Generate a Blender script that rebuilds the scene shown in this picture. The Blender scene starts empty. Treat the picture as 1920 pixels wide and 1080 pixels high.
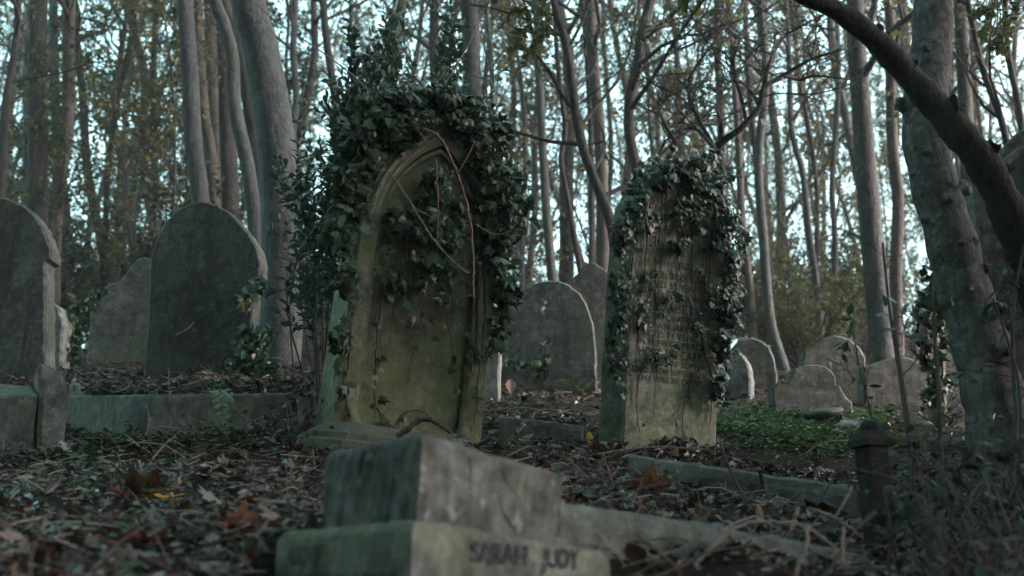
import bpy, math, random
import numpy as np
from mathutils import Vector, Matrix
R = math.radians
rng = np.random.default_rng(7)
random.seed(7)
S = bpy.context.scene
C = S.collection

# ------------------------------------------------------------------ camera
F = 1867.0
PITCH = R(16.5)
FWD = np.array([0, math.cos(PITCH), math.sin(PITCH)])
UPV = np.array([0, -math.sin(PITCH), math.cos(PITCH)])
RGT = np.array([1.0, 0, 0])

def at(px, py, y):
    """the point on the photo's ray through (px, py) that stands y metres away"""
    d = FWD + RGT * ((px - 960) / F) + UPV * ((540 - py) / F)
    return d * (y / d[1])

# ------------------------------------------------------------------ terrain
GY = [-40, -6, 0, 2, 4.8, 6.0, 8.5, 14, 40, 75, 110, 300]
GZ = [-6.5, -1.5, -.42, .0, .60, .93, 1.66, 3.0, 9.3, 16.4, 20.5, 24]

def sstep(a, b, x):
    t = np.clip((x - a) / (b - a), 0, 1)
    return t * t * (3 - 2 * t)

def ground(x, y):
    x = np.asarray(x, float); y = np.asarray(y, float)
    z = np.interp(y, GY, GZ)
    z = z - .13 * np.clip(x - .1, 0, 1.6) * (1 - sstep(4.2, 6.0, y)) * sstep(-1, 2, y)
    z = z + .24 * (1 - sstep(-1.1, -.7, x)) * sstep(5.45, 5.8, y) * (1 - sstep(8, 12, y))
    z = z + .05 * np.sin(x * 1.7 + y * .9) * np.sin(y * 1.3 - x * .6) * sstep(6, 12, y)
    z = z - .15 * sstep(-.62, -.42, x) * (1 - sstep(.75, 1.1, x)) * (1 - sstep(2.16, 2.34, y)) * sstep(-1, 1, y)
    z = z + .065 * np.exp(-((x + 1.45) / .75) ** 2 - ((y - 4.72) / .33) ** 2)
    z = z + .10 * np.exp(-((x - .28) / .45) ** 2 - ((y - 6.4) / .7) ** 2)
    z = z + .018 * np.sin(x * 5.1 + 1.3) * np.sin(y * 4.3 + x * 1.2) + .008 * np.sin(x * 13.7 + y * 3) * np.sin(y * 12.1 - x * 4)
    return z

def gz(x, y):
    return float(ground(x, y))

def ground_px(px, py):
    """where the ray through a pixel meets the ground"""
    d = FWD + RGT * ((px - 960) / F) + UPV * ((540 - py) / F)
    y = np.arange(.8, 90, .02)
    p = d[None, :] * (y / d[1])[:, None]
    below = p[:, 2] < ground(p[:, 0], p[:, 1])
    k = int(np.argmax(below)) if below.any() else len(y) - 1
    return p[k]

# ------------------------------------------------------------------ mesh tools
class MB:
    def __init__(self):
        self.V = []; self.F = []; self.n = 0; self.smooth = []
    def add(self, V, F, smooth=False):
        V = np.asarray(V, float).reshape(-1, 3)
        groups = {}
        if isinstance(F, np.ndarray):
            groups[F.shape[1]] = F
        else:
            for f in F:
                groups.setdefault(len(f), []).append(f)
        for k, f in groups.items():
            f = np.asarray(f, np.int64)
            self.F.append(f + self.n); self.smooth.append(smooth)
        self.V.append(V); self.n += len(V)
        return self
    def tube(self, pts, rad, ns=8, caps=True, lump=0.0, smooth=True):
        P = np.asarray(pts, float); n = len(P)
        r = np.broadcast_to(np.asarray(rad, float), (n,)).copy()
        T = np.gradient(P, axis=0)
        T /= np.linalg.norm(T, axis=1)[:, None] + 1e-9
        m = T.mean(0)
        ref = np.array([1.0, 0, 0]) if abs(m[0]) < .7 * np.linalg.norm(m) + 1e-9 else np.array([0, 0, 1.0])
        A = np.cross(T, ref); A /= np.linalg.norm(A, axis=1)[:, None] + 1e-9
        B = np.cross(T, A)
        th = np.arange(ns) * 2 * math.pi / ns
        rr = r[:, None] * np.ones(ns)[None, :]
        if lump:
            rr = rr * (1 + lump * rng.normal(size=(n, ns)))
        V = P[:, None, :] + rr[:, :, None] * (np.cos(th)[None, :, None] * A[:, None, :] + np.sin(th)[None, :, None] * B[:, None, :])
        i = np.arange(n - 1)[:, None] * ns; j = np.arange(ns)[None, :]; j2 = (j + 1) % ns
        q = np.stack([i + j, i + j2, i + ns + j2, i + ns + j], -1).reshape(-1, 4)
        self.add(V, q, smooth)
        if caps:
            b = self.n - n * ns
            self.F.append(np.array([list(range(b, b + ns))[::-1]])); self.smooth.append(False)
            self.F.append(np.array([list(range(b + (n - 1) * ns, b + n * ns))])); self.smooth.append(False)
        return self
    def box(self, lo, hi):
        x0, y0, z0 = lo; x1, y1, z1 = hi
        V = [(x0, y0, z0), (x1, y0, z0), (x1, y1, z0), (x0, y1, z0), (x0, y0, z1), (x1, y0, z1), (x1, y1, z1), (x0, y1, z1)]
        return self.add(V, [(3, 2, 1, 0), (4, 5, 6, 7), (0, 1, 5, 4), (1, 2, 6, 5), (2, 3, 7, 6), (3, 0, 4, 7)])
    def mesh(self, name, mat):
        me = bpy.data.meshes.new(name)
        V = np.concatenate(self.V); me.vertices.add(len(V))
        me.vertices.foreach_set('co', V.astype(np.float32).ravel())
        tot = np.concatenate([np.full(len(f), f.shape[1]) for f in self.F])
        loops = np.concatenate([f.ravel() for f in self.F]).astype(np.int32)
        sm = np.concatenate([np.full(len(f), s) for f, s in zip(self.F, self.smooth)])
        me.loops.add(len(loops)); me.loops.foreach_set('vertex_index', loops)
        me.polygons.add(len(tot))
        start = np.concatenate([[0], np.cumsum(tot)[:-1]]).astype(np.int32)
        me.polygons.foreach_set('loop_start', start)
        me.polygons.foreach_set('use_smooth', sm.astype(bool))
        me.update(calc_edges=True)
        if mat: me.materials.append(mat)
        return me
    def build(self, name, mat, parent=None):
        o = bpy.data.objects.new(name, self.mesh(name, mat))
        C.objects.link(o)
        if parent is not None: o.parent = parent
        return o

def tag(o, label=None, cat=None, group=None, kind=None):
    if label: o['label'] = label
    if cat: o['category'] = cat
    if group: o['group'] = group
    if kind: o['kind'] = kind
    return o

def empty(name, loc=(0, 0, 0), M=None, label=None, cat=None, group=None):
    o = bpy.data.objects.new(name, None); C.objects.link(o)
    o.empty_display_size = .1
    if M is not None: o.matrix_world = M
    else: o.location = loc
    return tag(o, label, cat, group)

def copy_tree(o, parent=None):
    c = o.copy(); C.objects.link(c); c.parent = parent
    for ch in list(o.children): copy_tree(ch, c)
    return c

# ---- leaves
def ivy_leaf():
    h = [(0, 0), (-.20, -.13), (-.50, .02), (-.37, .30), (-.44, .58), (-.17, .58), (0, 1.0)]
    o = h + [(-x, y) for x, y in h[-2:0:-1]]
    V = [(x, y, -.28 * abs(x) - .10 * (y - .4) ** 2) for x, y in o] + [(0, .38, .04)]
    n = len(o)
    return np.array(V), np.array([(i, (i + 1) % n, n) for i in range(n)])[:, ::-1]

def oval_leaf(w=.24):
    o = [(0, 0), (-w * .8, .28), (-w, .52), (-w * .55, .82), (0, 1), (w * .55, .82), (w, .52), (w * .8, .28)]
    V = [(x, y, .30 * abs(x) - .16 * y * y) for x, y in o] + [(0, .3, -.02), (0, .62, -.07)]
    f = [(0, 8, 1), (1, 8, 2), (2, 8, 9), (2, 9, 3), (3, 9, 4), (4, 9, 5), (5, 9, 6), (6, 9, 8), (6, 8, 7), (7, 8, 0)]
    return np.array(V), np.array(f)

def diamond_leaf():
    return np.array([(0, 0, 0), (-.32, .5, .06), (0, 1, -.05), (.32, .5, .06)]), np.array([(0, 3, 2, 1)])

def plane_leaf(curl=.35, seed=0):
    r = np.random.default_rng(seed)
    h = [(0, 0), (-.22, .03), (-.55, -.05), (-.45, .18), (-.78, .42), (-.45, .47), (-.50, .78), (-.22, .68), (0, 1.05)]
    o = h + [(-x, y) for x, y in h[-2:0:-1]]
    V = [(0, 0, 0)]; n = len(o)
    P = [(0, .38)] + [(x * .55, .38 + (y - .38) * .55) for x, y in o] + o
    V = []
    for x, y in P:
        d = math.hypot(x, y - .38)
        V.append((x, y, curl * d * d + .10 * math.sin(3.1 * x + 2 * y + seed) - .12 * abs(x) + r.normal() * .02))
    f = []
    for i in range(n):
        j = (i + 1) % n
        f.append((0, 1 + j, 1 + i)); f.append((1 + i, 1 + j, 1 + n + j)); f.append((1 + i, 1 + n + j, 1 + n + i))
    return np.array(V), np.array(f)

IVY = ivy_leaf(); OVAL = oval_leaf(); NARROW = oval_leaf(.16); DIAM = diamond_leaf()

def leaves(mb, P, D, N, size, tmpl, wvar=.15):
    """one small leaf per point: D its direction, N roughly its normal"""
    P = np.asarray(P, float); D = np.asarray(D, float); N = np.asarray(N, float)
    if len(P) == 0: return
    D = D / (np.linalg.norm(D, axis=1)[:, None] + 1e-9)
    X = np.cross(D, N); X /= np.linalg.norm(X, axis=1)[:, None] + 1e-9
    Z = np.cross(X, D)
    s = np.broadcast_to(np.asarray(size, float), (len(P),))
    w = s * (1 + rng.normal(size=len(P)) * wvar)
    T, Fc = tmpl
    bend = 1 + rng.normal(size=len(P)) * .8
    V = P[:, None, :] + (w[:, None] * T[None, :, 0])[:, :, None] * X[:, None, :] + (s[:, None] * T[None, :, 1])[:, :, None] * D[:, None, :] \
        + (s[:, None] * T[None, :, 2] * bend[:, None])[:, :, None] * Z[:, None, :]
    k = len(T)
    Fa = (Fc[None, :, :] + (np.arange(len(P)) * k)[:, None, None]).reshape(-1, Fc.shape[1])
    mb.add(V, Fa, False)

def rdir(n):
    v = rng.normal(size=(n, 3)); return v / np.linalg.norm(v, axis=1)[:, None]

def bez(pts, n):
    """smooth curve through points (Catmull-Rom)"""
    P = np.asarray(pts, float)
    if len(P) < 3:
        t = np.linspace(0, 1, n)[:, None]; return P[0] * (1 - t) + P[-1] * t
    Q = np.vstack([2 * P[0] - P[1], P, 2 * P[-1] - P[-2]])
    out = []
    m = len(P) - 1
    for u in np.linspace(0, m - 1e-6, n):
        i = int(u); t = u - i
        a, b, c, d = Q[i], Q[i + 1], Q[i + 2], Q[i + 3]
        out.append(.5 * (2 * b + (c - a) * t + (2 * a - 5 * b + 4 * c - d) * t * t + (3 * b - a - 3 * c + d) * t ** 3))
    return np.array(out)

# ------------------------------------------------------------------ materials
class NT:
    def __init__(self, name):
        self.m = bpy.data.materials.new(name); self.m.use_nodes = True
        self.t = self.m.node_tree; self.t.nodes.clear()
        self.out = self.n('ShaderNodeOutputMaterial')
    def n(self, kind, **kw):
        x = self.t.nodes.new(kind)
        for k, v in kw.items(): setattr(x, k, v)
        return x
    def l(self, a, b): self.t.links.new(a, b)
    def coord(self, scale=(1, 1, 1)):
        c = self.n('ShaderNodeTexCoord'); m = self.n('ShaderNodeMapping'); m.inputs['Scale'].default_value = scale
        oi = self.n('ShaderNodeObjectInfo')
        self.l(c.outputs['Object'], m.inputs['Vector'])
        mm = self.n('ShaderNodeVectorMath', operation='SCALE'); self.l(oi.outputs['Random'], mm.inputs[0]); mm.inputs['Scale'].default_value = 9
        self.l(mm.outputs[0], m.inputs['Location'])
        return m.outputs[0]
    def noise(self, vec, scale, detail=6, rough=.6):
        x = self.n('ShaderNodeTexNoise'); x.inputs['Scale'].default_value = scale; x.inputs['Detail'].default_value = detail
        x.inputs['Roughness'].default_value = rough
        if vec is not None: self.l(vec, x.inputs['Vector'])
        return x.outputs['Fac']
    def ramp(self, fac, stops):
        x = self.n('ShaderNodeValToRGB'); e = x.color_ramp.elements
        while len(e) > 1: e.remove(e[-1])
        e[0].position = stops[0][0]; e[0].color = (*stops[0][1], 1) if not np.isscalar(stops[0][1]) else (stops[0][1],) * 3 + (1,)
        for p, c in stops[1:]:
            k = e.new(p); k.color = (c, c, c, 1) if np.isscalar(c) else (*c, 1)
        self.l(fac, x.inputs[0]); return x.outputs[0]
    def mix(self, a, b, fac, mode='MIX'):
        x = self.n('ShaderNodeMix', data_type='RGBA', blend_type=mode)
        for v, i in ((fac, 0), (a, 6), (b, 7)):
            if hasattr(v, 'node'): self.l(v, x.inputs[i])
            elif i == 0: x.inputs[0].default_value = v
            else: x.inputs[i].default_value = (*v, 1)
        return x.outputs[2]
    def bump(self, h, dist=.01, strength=.6, prev=None):
        b = self.n('ShaderNodeBump'); b.inputs['Distance'].default_value = dist; b.inputs['Strength'].default_value = strength
        self.l(h, b.inputs['Height'])
        if prev is not None: self.l(prev, b.inputs['Normal'])
        return b.outputs[0]
    def bsdf(self, col, rough=.8, normal=None, spec=.3):
        p = self.n('ShaderNodeBsdfPrincipled')
        if hasattr(col, 'node'): self.l(col, p.inputs['Base Color'])
        else: p.inputs['Base Color'].default_value = (*col, 1)
        p.inputs['Roughness'].default_value = rough
        p.inputs['Specular IOR Level'].default_value = spec
        if normal is not None: self.l(normal, p.inputs['Normal'])
        return p.outputs[0]
    def done(self, sh):
        self.l(sh, self.out.inputs['Surface']); return self.m

def stone_mat(name, lo, hi, moss=(.055, .07, .022), moss_amt=.5, lichen=.25, streak=.55, dark=(.02, .022, .022), blot=.65):
    t = NT(name); c = t.coord()
    base = t.ramp(t.noise(c, 2.6, 9, .65), [(.3, lo), (.68, hi)])
    base = t.mix(base, t.ramp(t.noise(c, 45, 5, .7), [(.25, .35), (.7, .85)]), .8, 'MULTIPLY')
    base = t.mix(base, t.ramp(t.noise(c, 11, 7, .7), [(.34, .45), (.66, 1.25)]), .8, 'MULTIPLY')
    base = t.mix(base, t.ramp(t.noise(c, 21, 5, .65), [(.36, .5), (.52, 1.0), (.66, 1.5)]), .8, 'MULTIPLY')
    mm = t.ramp(t.noise(c, 1.7, 8, .7), [(.62 - .3 * moss_amt, 0.0), (.80 - .25 * moss_amt, 1.0)])
    base = t.mix(base, t.mix(moss, (moss[0] * 2.1, moss[1] * 2.0, moss[2] * 2), t.noise(c, 30, 4, .7)), mm)
    sc = t.coord((9, 9, .7))
    st = t.ramp(t.noise(sc, 1.6, 8, .72), [(.50, 0.0), (.66, streak)])
    base = t.mix(base, dark, st)
    bl = t.ramp(t.noise(c, 6.5, 8, .75), [(.54, 0.0), (.64, blot)])
    base = t.mix(base, dark, bl)
    sp = t.ramp(t.noise(c, 26, 3, .6), [(.62, 0.0), (.68, lichen)])
    base = t.mix(base, (.20, .22, .19), sp)
    pit = t.noise(c, 70, 6, .75)
    nb = t.bump(pit, .006, .55, t.bump(t.noise(c, 9, 6, .65), .02, .5))
    return t.done(t.bsdf(base, .88, nb, .22))

def bark_mat(name, lo, hi, moss=.3, patch=0.0, mosscol=(.05, .07, .03), bump=.5):
    t = NT(name); c = t.coord((1, 1, .28)); c1 = t.coord()
    base = t.ramp(t.noise(c, 7, 8, .68), [(.3, lo), (.7, hi)])
    base = t.mix(base, t.ramp(t.noise(c, 38, 5, .7), [(.3, .32), (.7, 1.15)]), .85, 'MULTIPLY')
    mm = t.ramp(t.noise(c1, 1.5, 7, .7), [(.5, 0.0), (.7, moss)])
    base = t.mix(base, mosscol, mm)
    cr = t.ramp(t.noise(t.coord((2.2, 2.2, 16)), 3.0, 6, .7), [(.56, 0.0), (.66, .55)])
    base = t.mix(base, tuple(v * .45 for v in lo), cr)
    lz = t.ramp(t.noise(c1, 15, 6, .7), [(.56, 0.0), (.66, .4)])
    base = t.mix(base, tuple(min(.35, v * 1.5) for v in hi), lz)
    if patch:
        pm = t.ramp(t.noise(c1, 24, 6, .7), [(.50, 0.0), (.62, patch)])
        base = t.mix(base, (.27, .275, .255), pm)
        dk = t.ramp(t.noise(c1, 20, 4, .7), [(.58, 0.0), (.63, .8)])
        base = t.mix(base, (.03, .03, .028), dk)
    stn = t.ramp(t.noise(t.coord((4, 4, .35)), 2.0, 8, .72), [(.48, 0.0), (.64, .6)])
    base = t.mix(base, tuple(v * .4 for v in lo), stn)
    nb = t.bump(t.noise(c, 26, 8, .72), .03, bump * 1.3, t.bump(t.noise(c1, 7, 6, .65), .06, .7))
    return t.done(t.bsdf(base, .85, nb, .25))

def leaf_mat(name, cols, rough=.45, trans=.3, spec=.45, two=None):
    t = NT(name); g = t.n('ShaderNodeNewGeometry')
    n = len(cols)
    stops = [(i / max(1, n - 1), c) for i, c in enumerate(cols)]
    col = t.ramp(g.outputs['Random Per Island'], stops)
    c = t.coord()
    col = t.mix(col, t.ramp(t.noise(c, 60, 3, .6), [(.3, .6), (.75, 1.15)]), .7, 'MULTIPLY')
    b = t.bsdf(col, rough, None, spec)
    if trans:
        tr = t.n('ShaderNodeBsdfTranslucent'); t.l(t.mix(col, (.92, 1.0, .72), 1.0, 'MULTIPLY'), tr.inputs[0])
        mx = t.n('ShaderNodeMixShader'); mx.inputs[0].default_value = trans
        t.l(b, mx.inputs[1]); t.l(tr.outputs[0], mx.inputs[2]); b = mx.outputs[0]
    return t.done(b)

def twig_mat(name, lo, hi):
    t = NT(name); c = t.coord()
    g = t.n('ShaderNodeNewGeometry')
    col = t.mix(t.ramp(g.outputs['Random Per Island'], [(0, lo), (1, hi)]), t.ramp(t.noise(c, 30, 4, .7), [(.3, .5), (.7, 1.15)]), .7, 'MULTIPLY')
    return t.done(t.bsdf(col, .75, None, .3))

M = {}
M['stone_olive'] = stone_mat('StoneOlive', (.105, .126, .082), (.195, .218, .15), (.06, .076, .034), .5, .14, .3, blot=.4)
M['stone_gold'] = stone_mat('StoneGold', (.125, .148, .108), (.235, .26, .195), (.07, .09, .045), .45, .16, .2, blot=.3)
M['stone_dark'] = stone_mat('StoneDark', (.026, .038, .036), (.088, .108, .096), (.03, .044, .026), .45, .15, .95, blot=.8)
M['stone_grey'] = stone_mat('StoneGrey', (.065, .08, .077), (.155, .172, .162), (.042, .06, .036), .42, .4, .5, blot=.6)
M['stone_pale'] = stone_mat('StonePale', (.11, .135, .127), (.22, .245, .225), (.05, .07, .042), .38, .3, .4, blot=.45)
M['stone_green'] = stone_mat('StoneGreen', (.07, .092, .08), (.155, .18, .155), (.045, .062, .038), .42, .25, .4, blot=.55)
M['worn_lead'] = (lambda t: t.done(t.bsdf(t.ramp(t.noise(t.coord(), 60, 4, .7), [(.55, (.014, .018, .024)), (.72, (.06, .07, .07))]), .8, None, .2)))(NT('WornLettering'))
M['stone_step'] = stone_mat('StoneStep', (.08, .098, .088), (.15, .17, .152), (.06, .08, .045), .35, .2, .2, blot=.25)
M['stone_block'] = stone_mat('StoneBlock', (.052, .067, .063), (.12, .138, .128), (.05, .065, .038), .35, .45, .15, blot=.35)
M['lead'] = (lambda t: t.done(t.bsdf((.012, .014, .020), .7, None, .2)))(NT('LeadLettering'))
M['iron'] = stone_mat('DarkPost', (.007, .007, .007), (.022, .022, .021), (.012, .016, .009), .3, .05, .5)
M['bark_grey'] = bark_mat('BarkGrey', (.028, .037, .036), (.068, .084, .080), .4)
M['bark_smooth'] = bark_mat('BarkSmooth', (.027, .036, .036), (.066, .080, .079), .3, bump=.3)
M['bark_brown'] = bark_mat('BarkBrown', (.034, .034, .031), (.092, .090, .080), .25)
M['bark_dark'] = bark_mat('BarkDark', (.016, .018, .017), (.045, .048, .045), .3, bump=.9)
M['bark_sycamore'] = bark_mat('BarkPatchy', (.075, .088, .084), (.165, .182, .172), .2, .5, bump=.9)
M['twig_dark'] = twig_mat('TwigDark', (.022, .02, .018), (.06, .055, .048))
M['twig_dead'] = twig_mat('TwigDead', (.045, .04, .034), (.22, .20, .17))
M['twig_red'] = twig_mat('TwigRed', (.10, .05, .04), (.17, .09, .075))
M['vine'] = twig_mat('VineBark', (.016, .014, .011), (.055, .046, .036))
M['ivy'] = leaf_mat('IvyLeaf', [(.006, .018, .008), (.010, .032, .013), (.016, .048, .020), (.008, .024, .011), (.030, .068, .030), (.009, .028, .012), (.013, .037, .016), (.06, .11, .06), (.008, .022, .010), (.045, .05, .016), (.012, .034, .014)], .45, .10, .22)
M['ivy_stone'] = leaf_mat('IvyLeafLight', [(.008, .025, .013), (.014, .042, .021), (.026, .068, .036), (.010, .029, .015), (.05, .10, .06), (.011, .030, .016), (.02, .05, .028)], .46, .10, .3)
M['privet'] = leaf_mat('PrivetLeaf', [(.014, .038, .028), (.03, .07, .05), (.055, .11, .08), (.02, .05, .038), (.035, .078, .05)], .36, .25, .5)
M['leaf_green'] = leaf_mat('CrownGreen', [(.02, .036, .018), (.045, .068, .028), (.08, .10, .045), (.11, .11, .05), (.03, .05, .026)], .6, .5, .3)
M['leaf_yellow'] = leaf_mat('CrownYellow', [(.09, .09, .035), (.15, .125, .05), (.06, .075, .032), (.13, .09, .045), (.07, .075, .04), (.10, .11, .05)], .6, .5, .3)
M['leaf_dark'] = leaf_mat('CrownDark', [(.014, .026, .015), (.025, .042, .022), (.04, .06, .03)], .5, .3, .4)
M['litter'] = leaf_mat('LeafLitter', [(.010, .008, .007), (.028, .017, .013), (.016, .012, .010), (.06, .035, .026), (.016, .012, .010), (.12, .095, .07), (.034, .024, .017),
                                      (.014, .011, .009), (.10, .04, .026), (.03, .024, .02), (.19, .19, .155), (.014, .012, .010), (.07, .065, .05), (.02, .014, .011), (.13, .08, .065), (.016, .012, .010), (.05, .03, .024), (.15, .16, .135)], .42, .05, .42)
M['groundcover'] = leaf_mat('GroundCover', [(.03, .075, .03), (.05, .11, .045), (.07, .145, .06), (.035, .08, .036), (.08, .12, .045)], .5, .3, .4)
M['weed'] = leaf_mat('WeedLeaf', [(.016, .036, .018), (.028, .06, .028), (.04, .08, .036), (.02, .04, .02)], .5, .25, .3)
M['fern'] = leaf_mat('FernGreen', [(.05, .12, .03), (.08, .17, .05), (.10, .18, .05)], .5, .35, .35)
M['compound'] = leaf_mat('CompoundLeaf', [(.10, .17, .11), (.14, .22, .15)], .5, .3, .4)
def flat_leaf(name, c1, c2):
    t = NT(name); c = t.coord()
    col = t.mix(t.ramp(t.noise(c, 14, 6, .7), [(.3, c1), (.7, c2)]), t.ramp(t.noise(c, 90, 3, .6), [(.3, .6), (.7, 1.1)]), .6, 'MULTIPLY')
    return t.done(t.bsdf(col, .55, t.bump(t.noise(c, 60, 4, .6), .004, .6), .35))
M['leaf_brown'] = flat_leaf('FallenBrown', (.085, .045, .034), (.17, .095, .07))
M['leaf_orange'] = flat_leaf('FallenOrange', (.09, .028, .014), (.17, .055, .022))
M['leaf_gold'] = flat_leaf('FallenGold', (.34, .22, .03), (.50, .33, .06))
M['leaf_pale'] = flat_leaf('FallenPale', (.24, .25, .17), (.40, .41, .31))
M['leaf_umber'] = flat_leaf('FallenUmber', (.06, .035, .02), (.14, .08, .04))
def soil():
    t = NT('Soil'); c = t.coord()
    col = t.ramp(t.noise(c, 5, 10, .75), [(.3, (.006, .005, .004)), (.55, (.016, .013, .010)), (.75, (.03, .025, .018))])
    gm = t.ramp(t.noise(c, .8, 6, .6), [(.5, 0.0), (.68, .6)])
    col = t.mix(col, (.012, .017, .008), gm)
    nb = t.bump(t.noise(c, 22, 9, .75), .03, .9)
    return t.done(t.bsdf(col, .95, nb, .15))
M['soil'] = soil()

# ------------------------------------------------------------------ ground sheet
def axis(dense, step, far, grow):
    a = list(np.arange(dense[0], dense[1] + 1e-6, step))
    s = step
    x = a[-1]
    while x < far[1]: s *= grow; x += s; a.append(x)
    s = step; x = a[0]; pre = []
    while x > far[0]: s *= grow; x -= s; pre.append(x)
    return np.array(pre[::-1] + a)
gx = axis((-4.2, 4.2), .07, (-220, 220), 1.18)
gy = axis((1.0, 10), .07, (-60, 300), 1.14)
X, Y = np.meshgrid(gx, gy)
Z = ground(X, Y) + rng.normal(size=X.shape) * .006
mb = MB(); nx = len(gx)
i = np.arange(len(gy) - 1)[:, None] * nx; j = np.arange(nx - 1)[None, :]
mb.add(np.stack([X, Y, Z], -1).reshape(-1, 3), np.stack([i + j, i + j + 1, i + nx + j + 1, i + nx + j], -1).reshape(-1, 4), True)
tag(mb.build('ground', M['soil']), kind='structure')

# ------------------------------------------------------------------ stones
def place(p, yaw=0, lean=0, tip=0):
    return Matrix.Translation(Vector(p)) @ Matrix.Rotation(R(lean), 4, 'Y') @ Matrix.Rotation(R(yaw), 4, 'Z') @ Matrix.Rotation(R(tip), 4, 'X')

def on_plane(Mx, px, py, yl=0.0):
    """local (x, z) where the ray through a pixel meets the local plane y = yl"""
    I = Mx.inverted()
    d = FWD + RGT * ((px - 960) / F) + UPV * ((540 - py) / F)
    o = I @ Vector((0, 0, 0)); v = I.to_3x3() @ Vector(d)
    t = (yl - o.y) / v.y
    q = o + v * t
    return q.x, q.z

def subdivide(P, step=.05):
    out = []
    for a, b in zip(P, P[1:] + P[:1]):
        L = math.dist(a, b); n = max(1, int(L / step))
        for k in range(n): out.append((a[0] + (b[0] - a[0]) * k / n, a[1] + (b[1] - a[1]) * k / n))
    return out

def slab(mb, P, y0, y1, bev=.012, rough=.0025, step=.05):
    P = subdivide(P, step); n = len(P)
    A = np.array(P)
    A = A + rng.normal(size=A.shape) * rough
    e = np.roll(A, -1, 0) - A
    nn = np.stack([e[:, 1], -e[:, 0]], 1); nn /= np.linalg.norm(nn, axis=1)[:, None] + 1e-9
    vn = nn + np.roll(nn, 1, 0); vn /= np.linalg.norm(vn, axis=1)[:, None] + 1e-9
    I = A - vn * bev
    V = []
    for ring, y in ((I, y0), (A, y0 + bev), (A, y1 - bev), (I, y1)):
        V += [(x, y, z) for x, z in ring]
    Fc = []
    for k in range(3):
        for q in range(n):
            r = (q + 1) % n
            Fc.append((k * n + q, (k + 1) * n + q, (k + 1) * n + r, k * n + r))
    Fc.append(tuple(range(n))); Fc.append(tuple(range(4 * n - 1, 3 * n - 1, -1)))
    mb.add(V, Fc)
    return A

def expand(pts):
    out = []
    for p in pts:
        if p[0] == 'c': out += [tuple(q) for q in bez(p[1], 5 * len(p[1]))]
        else: out.append(p)
    return out

def traced(name, label, px, depth, yaw, thick, mat, sunk=.25, part='slab', bev=.014):
    """a stone whose face has the given outline, standing `depth` metres away with its own thickness"""
    px = expand(px)
    xs = [p[0] for p in px]; yb = max(p[1] for p in px)
    base = at((min(xs) + max(xs)) / 2, yb, depth)
    g = gz(base[0], base[1])
    Mx = place((base[0], base[1], min(base[2], g)), yaw)
    P = [on_plane(Mx, a, b) for a, b in px]
    zlow = min(p[1] for p in P)
    # the two lowest points go into the earth
    order = sorted(range(len(P)), key=lambda k: -px[k][1])[:2]
    P = [(x, (z - sunk - max(0, base[2] - g)) if k in order else z) for k, (x, z) in enumerate(P)]
    root = empty(name, M=Mx, label=label, cat='gravestone')
    mb = MB(); slab(mb, P, 0, thick, bev)
    mb.build(part, mat, root)
    return root, P

def lettering(root, lines, mat, yoff, bold=.012):
    """one mesh of carved words: (text, x, z, height, width)"""
    mb = MB()
    for body, x, z, h, w, rot in lines:
        cu = bpy.data.curves.new('words', 'FONT'); cu.body = body; cu.size = 1.0; cu.extrude = .0; cu.offset = bold
        cu.resolution_u = 3
        o = bpy.data.objects.new('words', cu); C.objects.link(o)
        bpy.context.view_layer.update()
        me = bpy.data.meshes.new_from_object(o.evaluated_get(bpy.context.evaluated_depsgraph_get()))
        V = np.empty(len(me.vertices) * 3, np.float32); me.vertices.foreach_get('co', V); V = V.reshape(-1, 3)
        Fc = [tuple(p.vertices) for p in me.polygons]
        lo, hi = V.min(0), V.max(0)
        sx = w / (hi[0] - lo[0]); sz = h / .72
        Xl = (V[:, 0] - lo[0]) * sx - w / 2; Zl = V[:, 1] * sz
        c, s = math.cos(rot), math.sin(rot)
        mb.add(np.stack([x + Xl * c - Zl * s, np.full(len(V), yoff), z + Xl * s + Zl * c], 1), Fc)
        bpy.data.objects.remove(o); bpy.data.meshes.remove(me); bpy.data.curves.remove(cu)
    return mb.build('inscription', mat, root)

# --- leftmost headstone
s1, _ = traced('headstone', 'round-topped dark headstone cut by the left edge, its right side catching light',
    [(-82, 712), (97, 712), (85, 505), (86, 490), (98, 486), ('c', [(95, 465), (82, 428), (58, 396), (30, 378), (0, 369), (-30, 374), (-62, 394), (-88, 428), (-104, 465)]), (-108, 486), (-92, 490), (-90, 505)],
    6.0, 0, .15, M['stone_dark'])
s2, _ = traced('headstone', 'large dark streaked headstone with a pointed arch top in front of the thick leaning trunk',
    [(272, 728), (472, 728), (475, 545), (472, 526), (487, 515), ('c', [(489, 492), (484, 470), (466, 437), (440, 406), (410, 386), (382, 377), (350, 384), (318, 406), (293, 447), (281, 492)]), (280, 515), (279, 540)],
    6.5, -7, .15, M['stone_dark'])
s3, _ = traced('headstone', 'mottled headstone with a small peaked top half hidden behind the large dark headstone',
    [(160, 728), (300, 728), (300, 505), ('c', [(292, 494), (280, 484), (265, 482), (248, 494), (236, 510)]), ('c', [(225, 524), (205, 532), (186, 545), (170, 570)])],
    7.6, 0, .14, M['stone_grey'])
traced('headstone', 'narrow pale pointed stone showing just behind the leftmost headstone',
    [(40, 712), (119, 712), (118, 604), (111, 575), (85, 560), (55, 590)], 6.8, -5, .13, M['stone_pale'])
traced('headstone', 'pale round-headed stone in shade between thick trunk and ivy-covered arch stone',
    [(562, 712), (660, 712), (660, 545), ('c', [(650, 515), (630, 490), (608, 482), (588, 495), (572, 530)])], 6.6, 0, .13, M['stone_green'])
traced('headstone', 'pale bluish stone edge peeping out right beside the ivy-covered arch stone',
    [(870, 712), (934, 705), (941, 585), (928, 568), (880, 560)], 6.9, -5, .12, M['stone_pale'])
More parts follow.
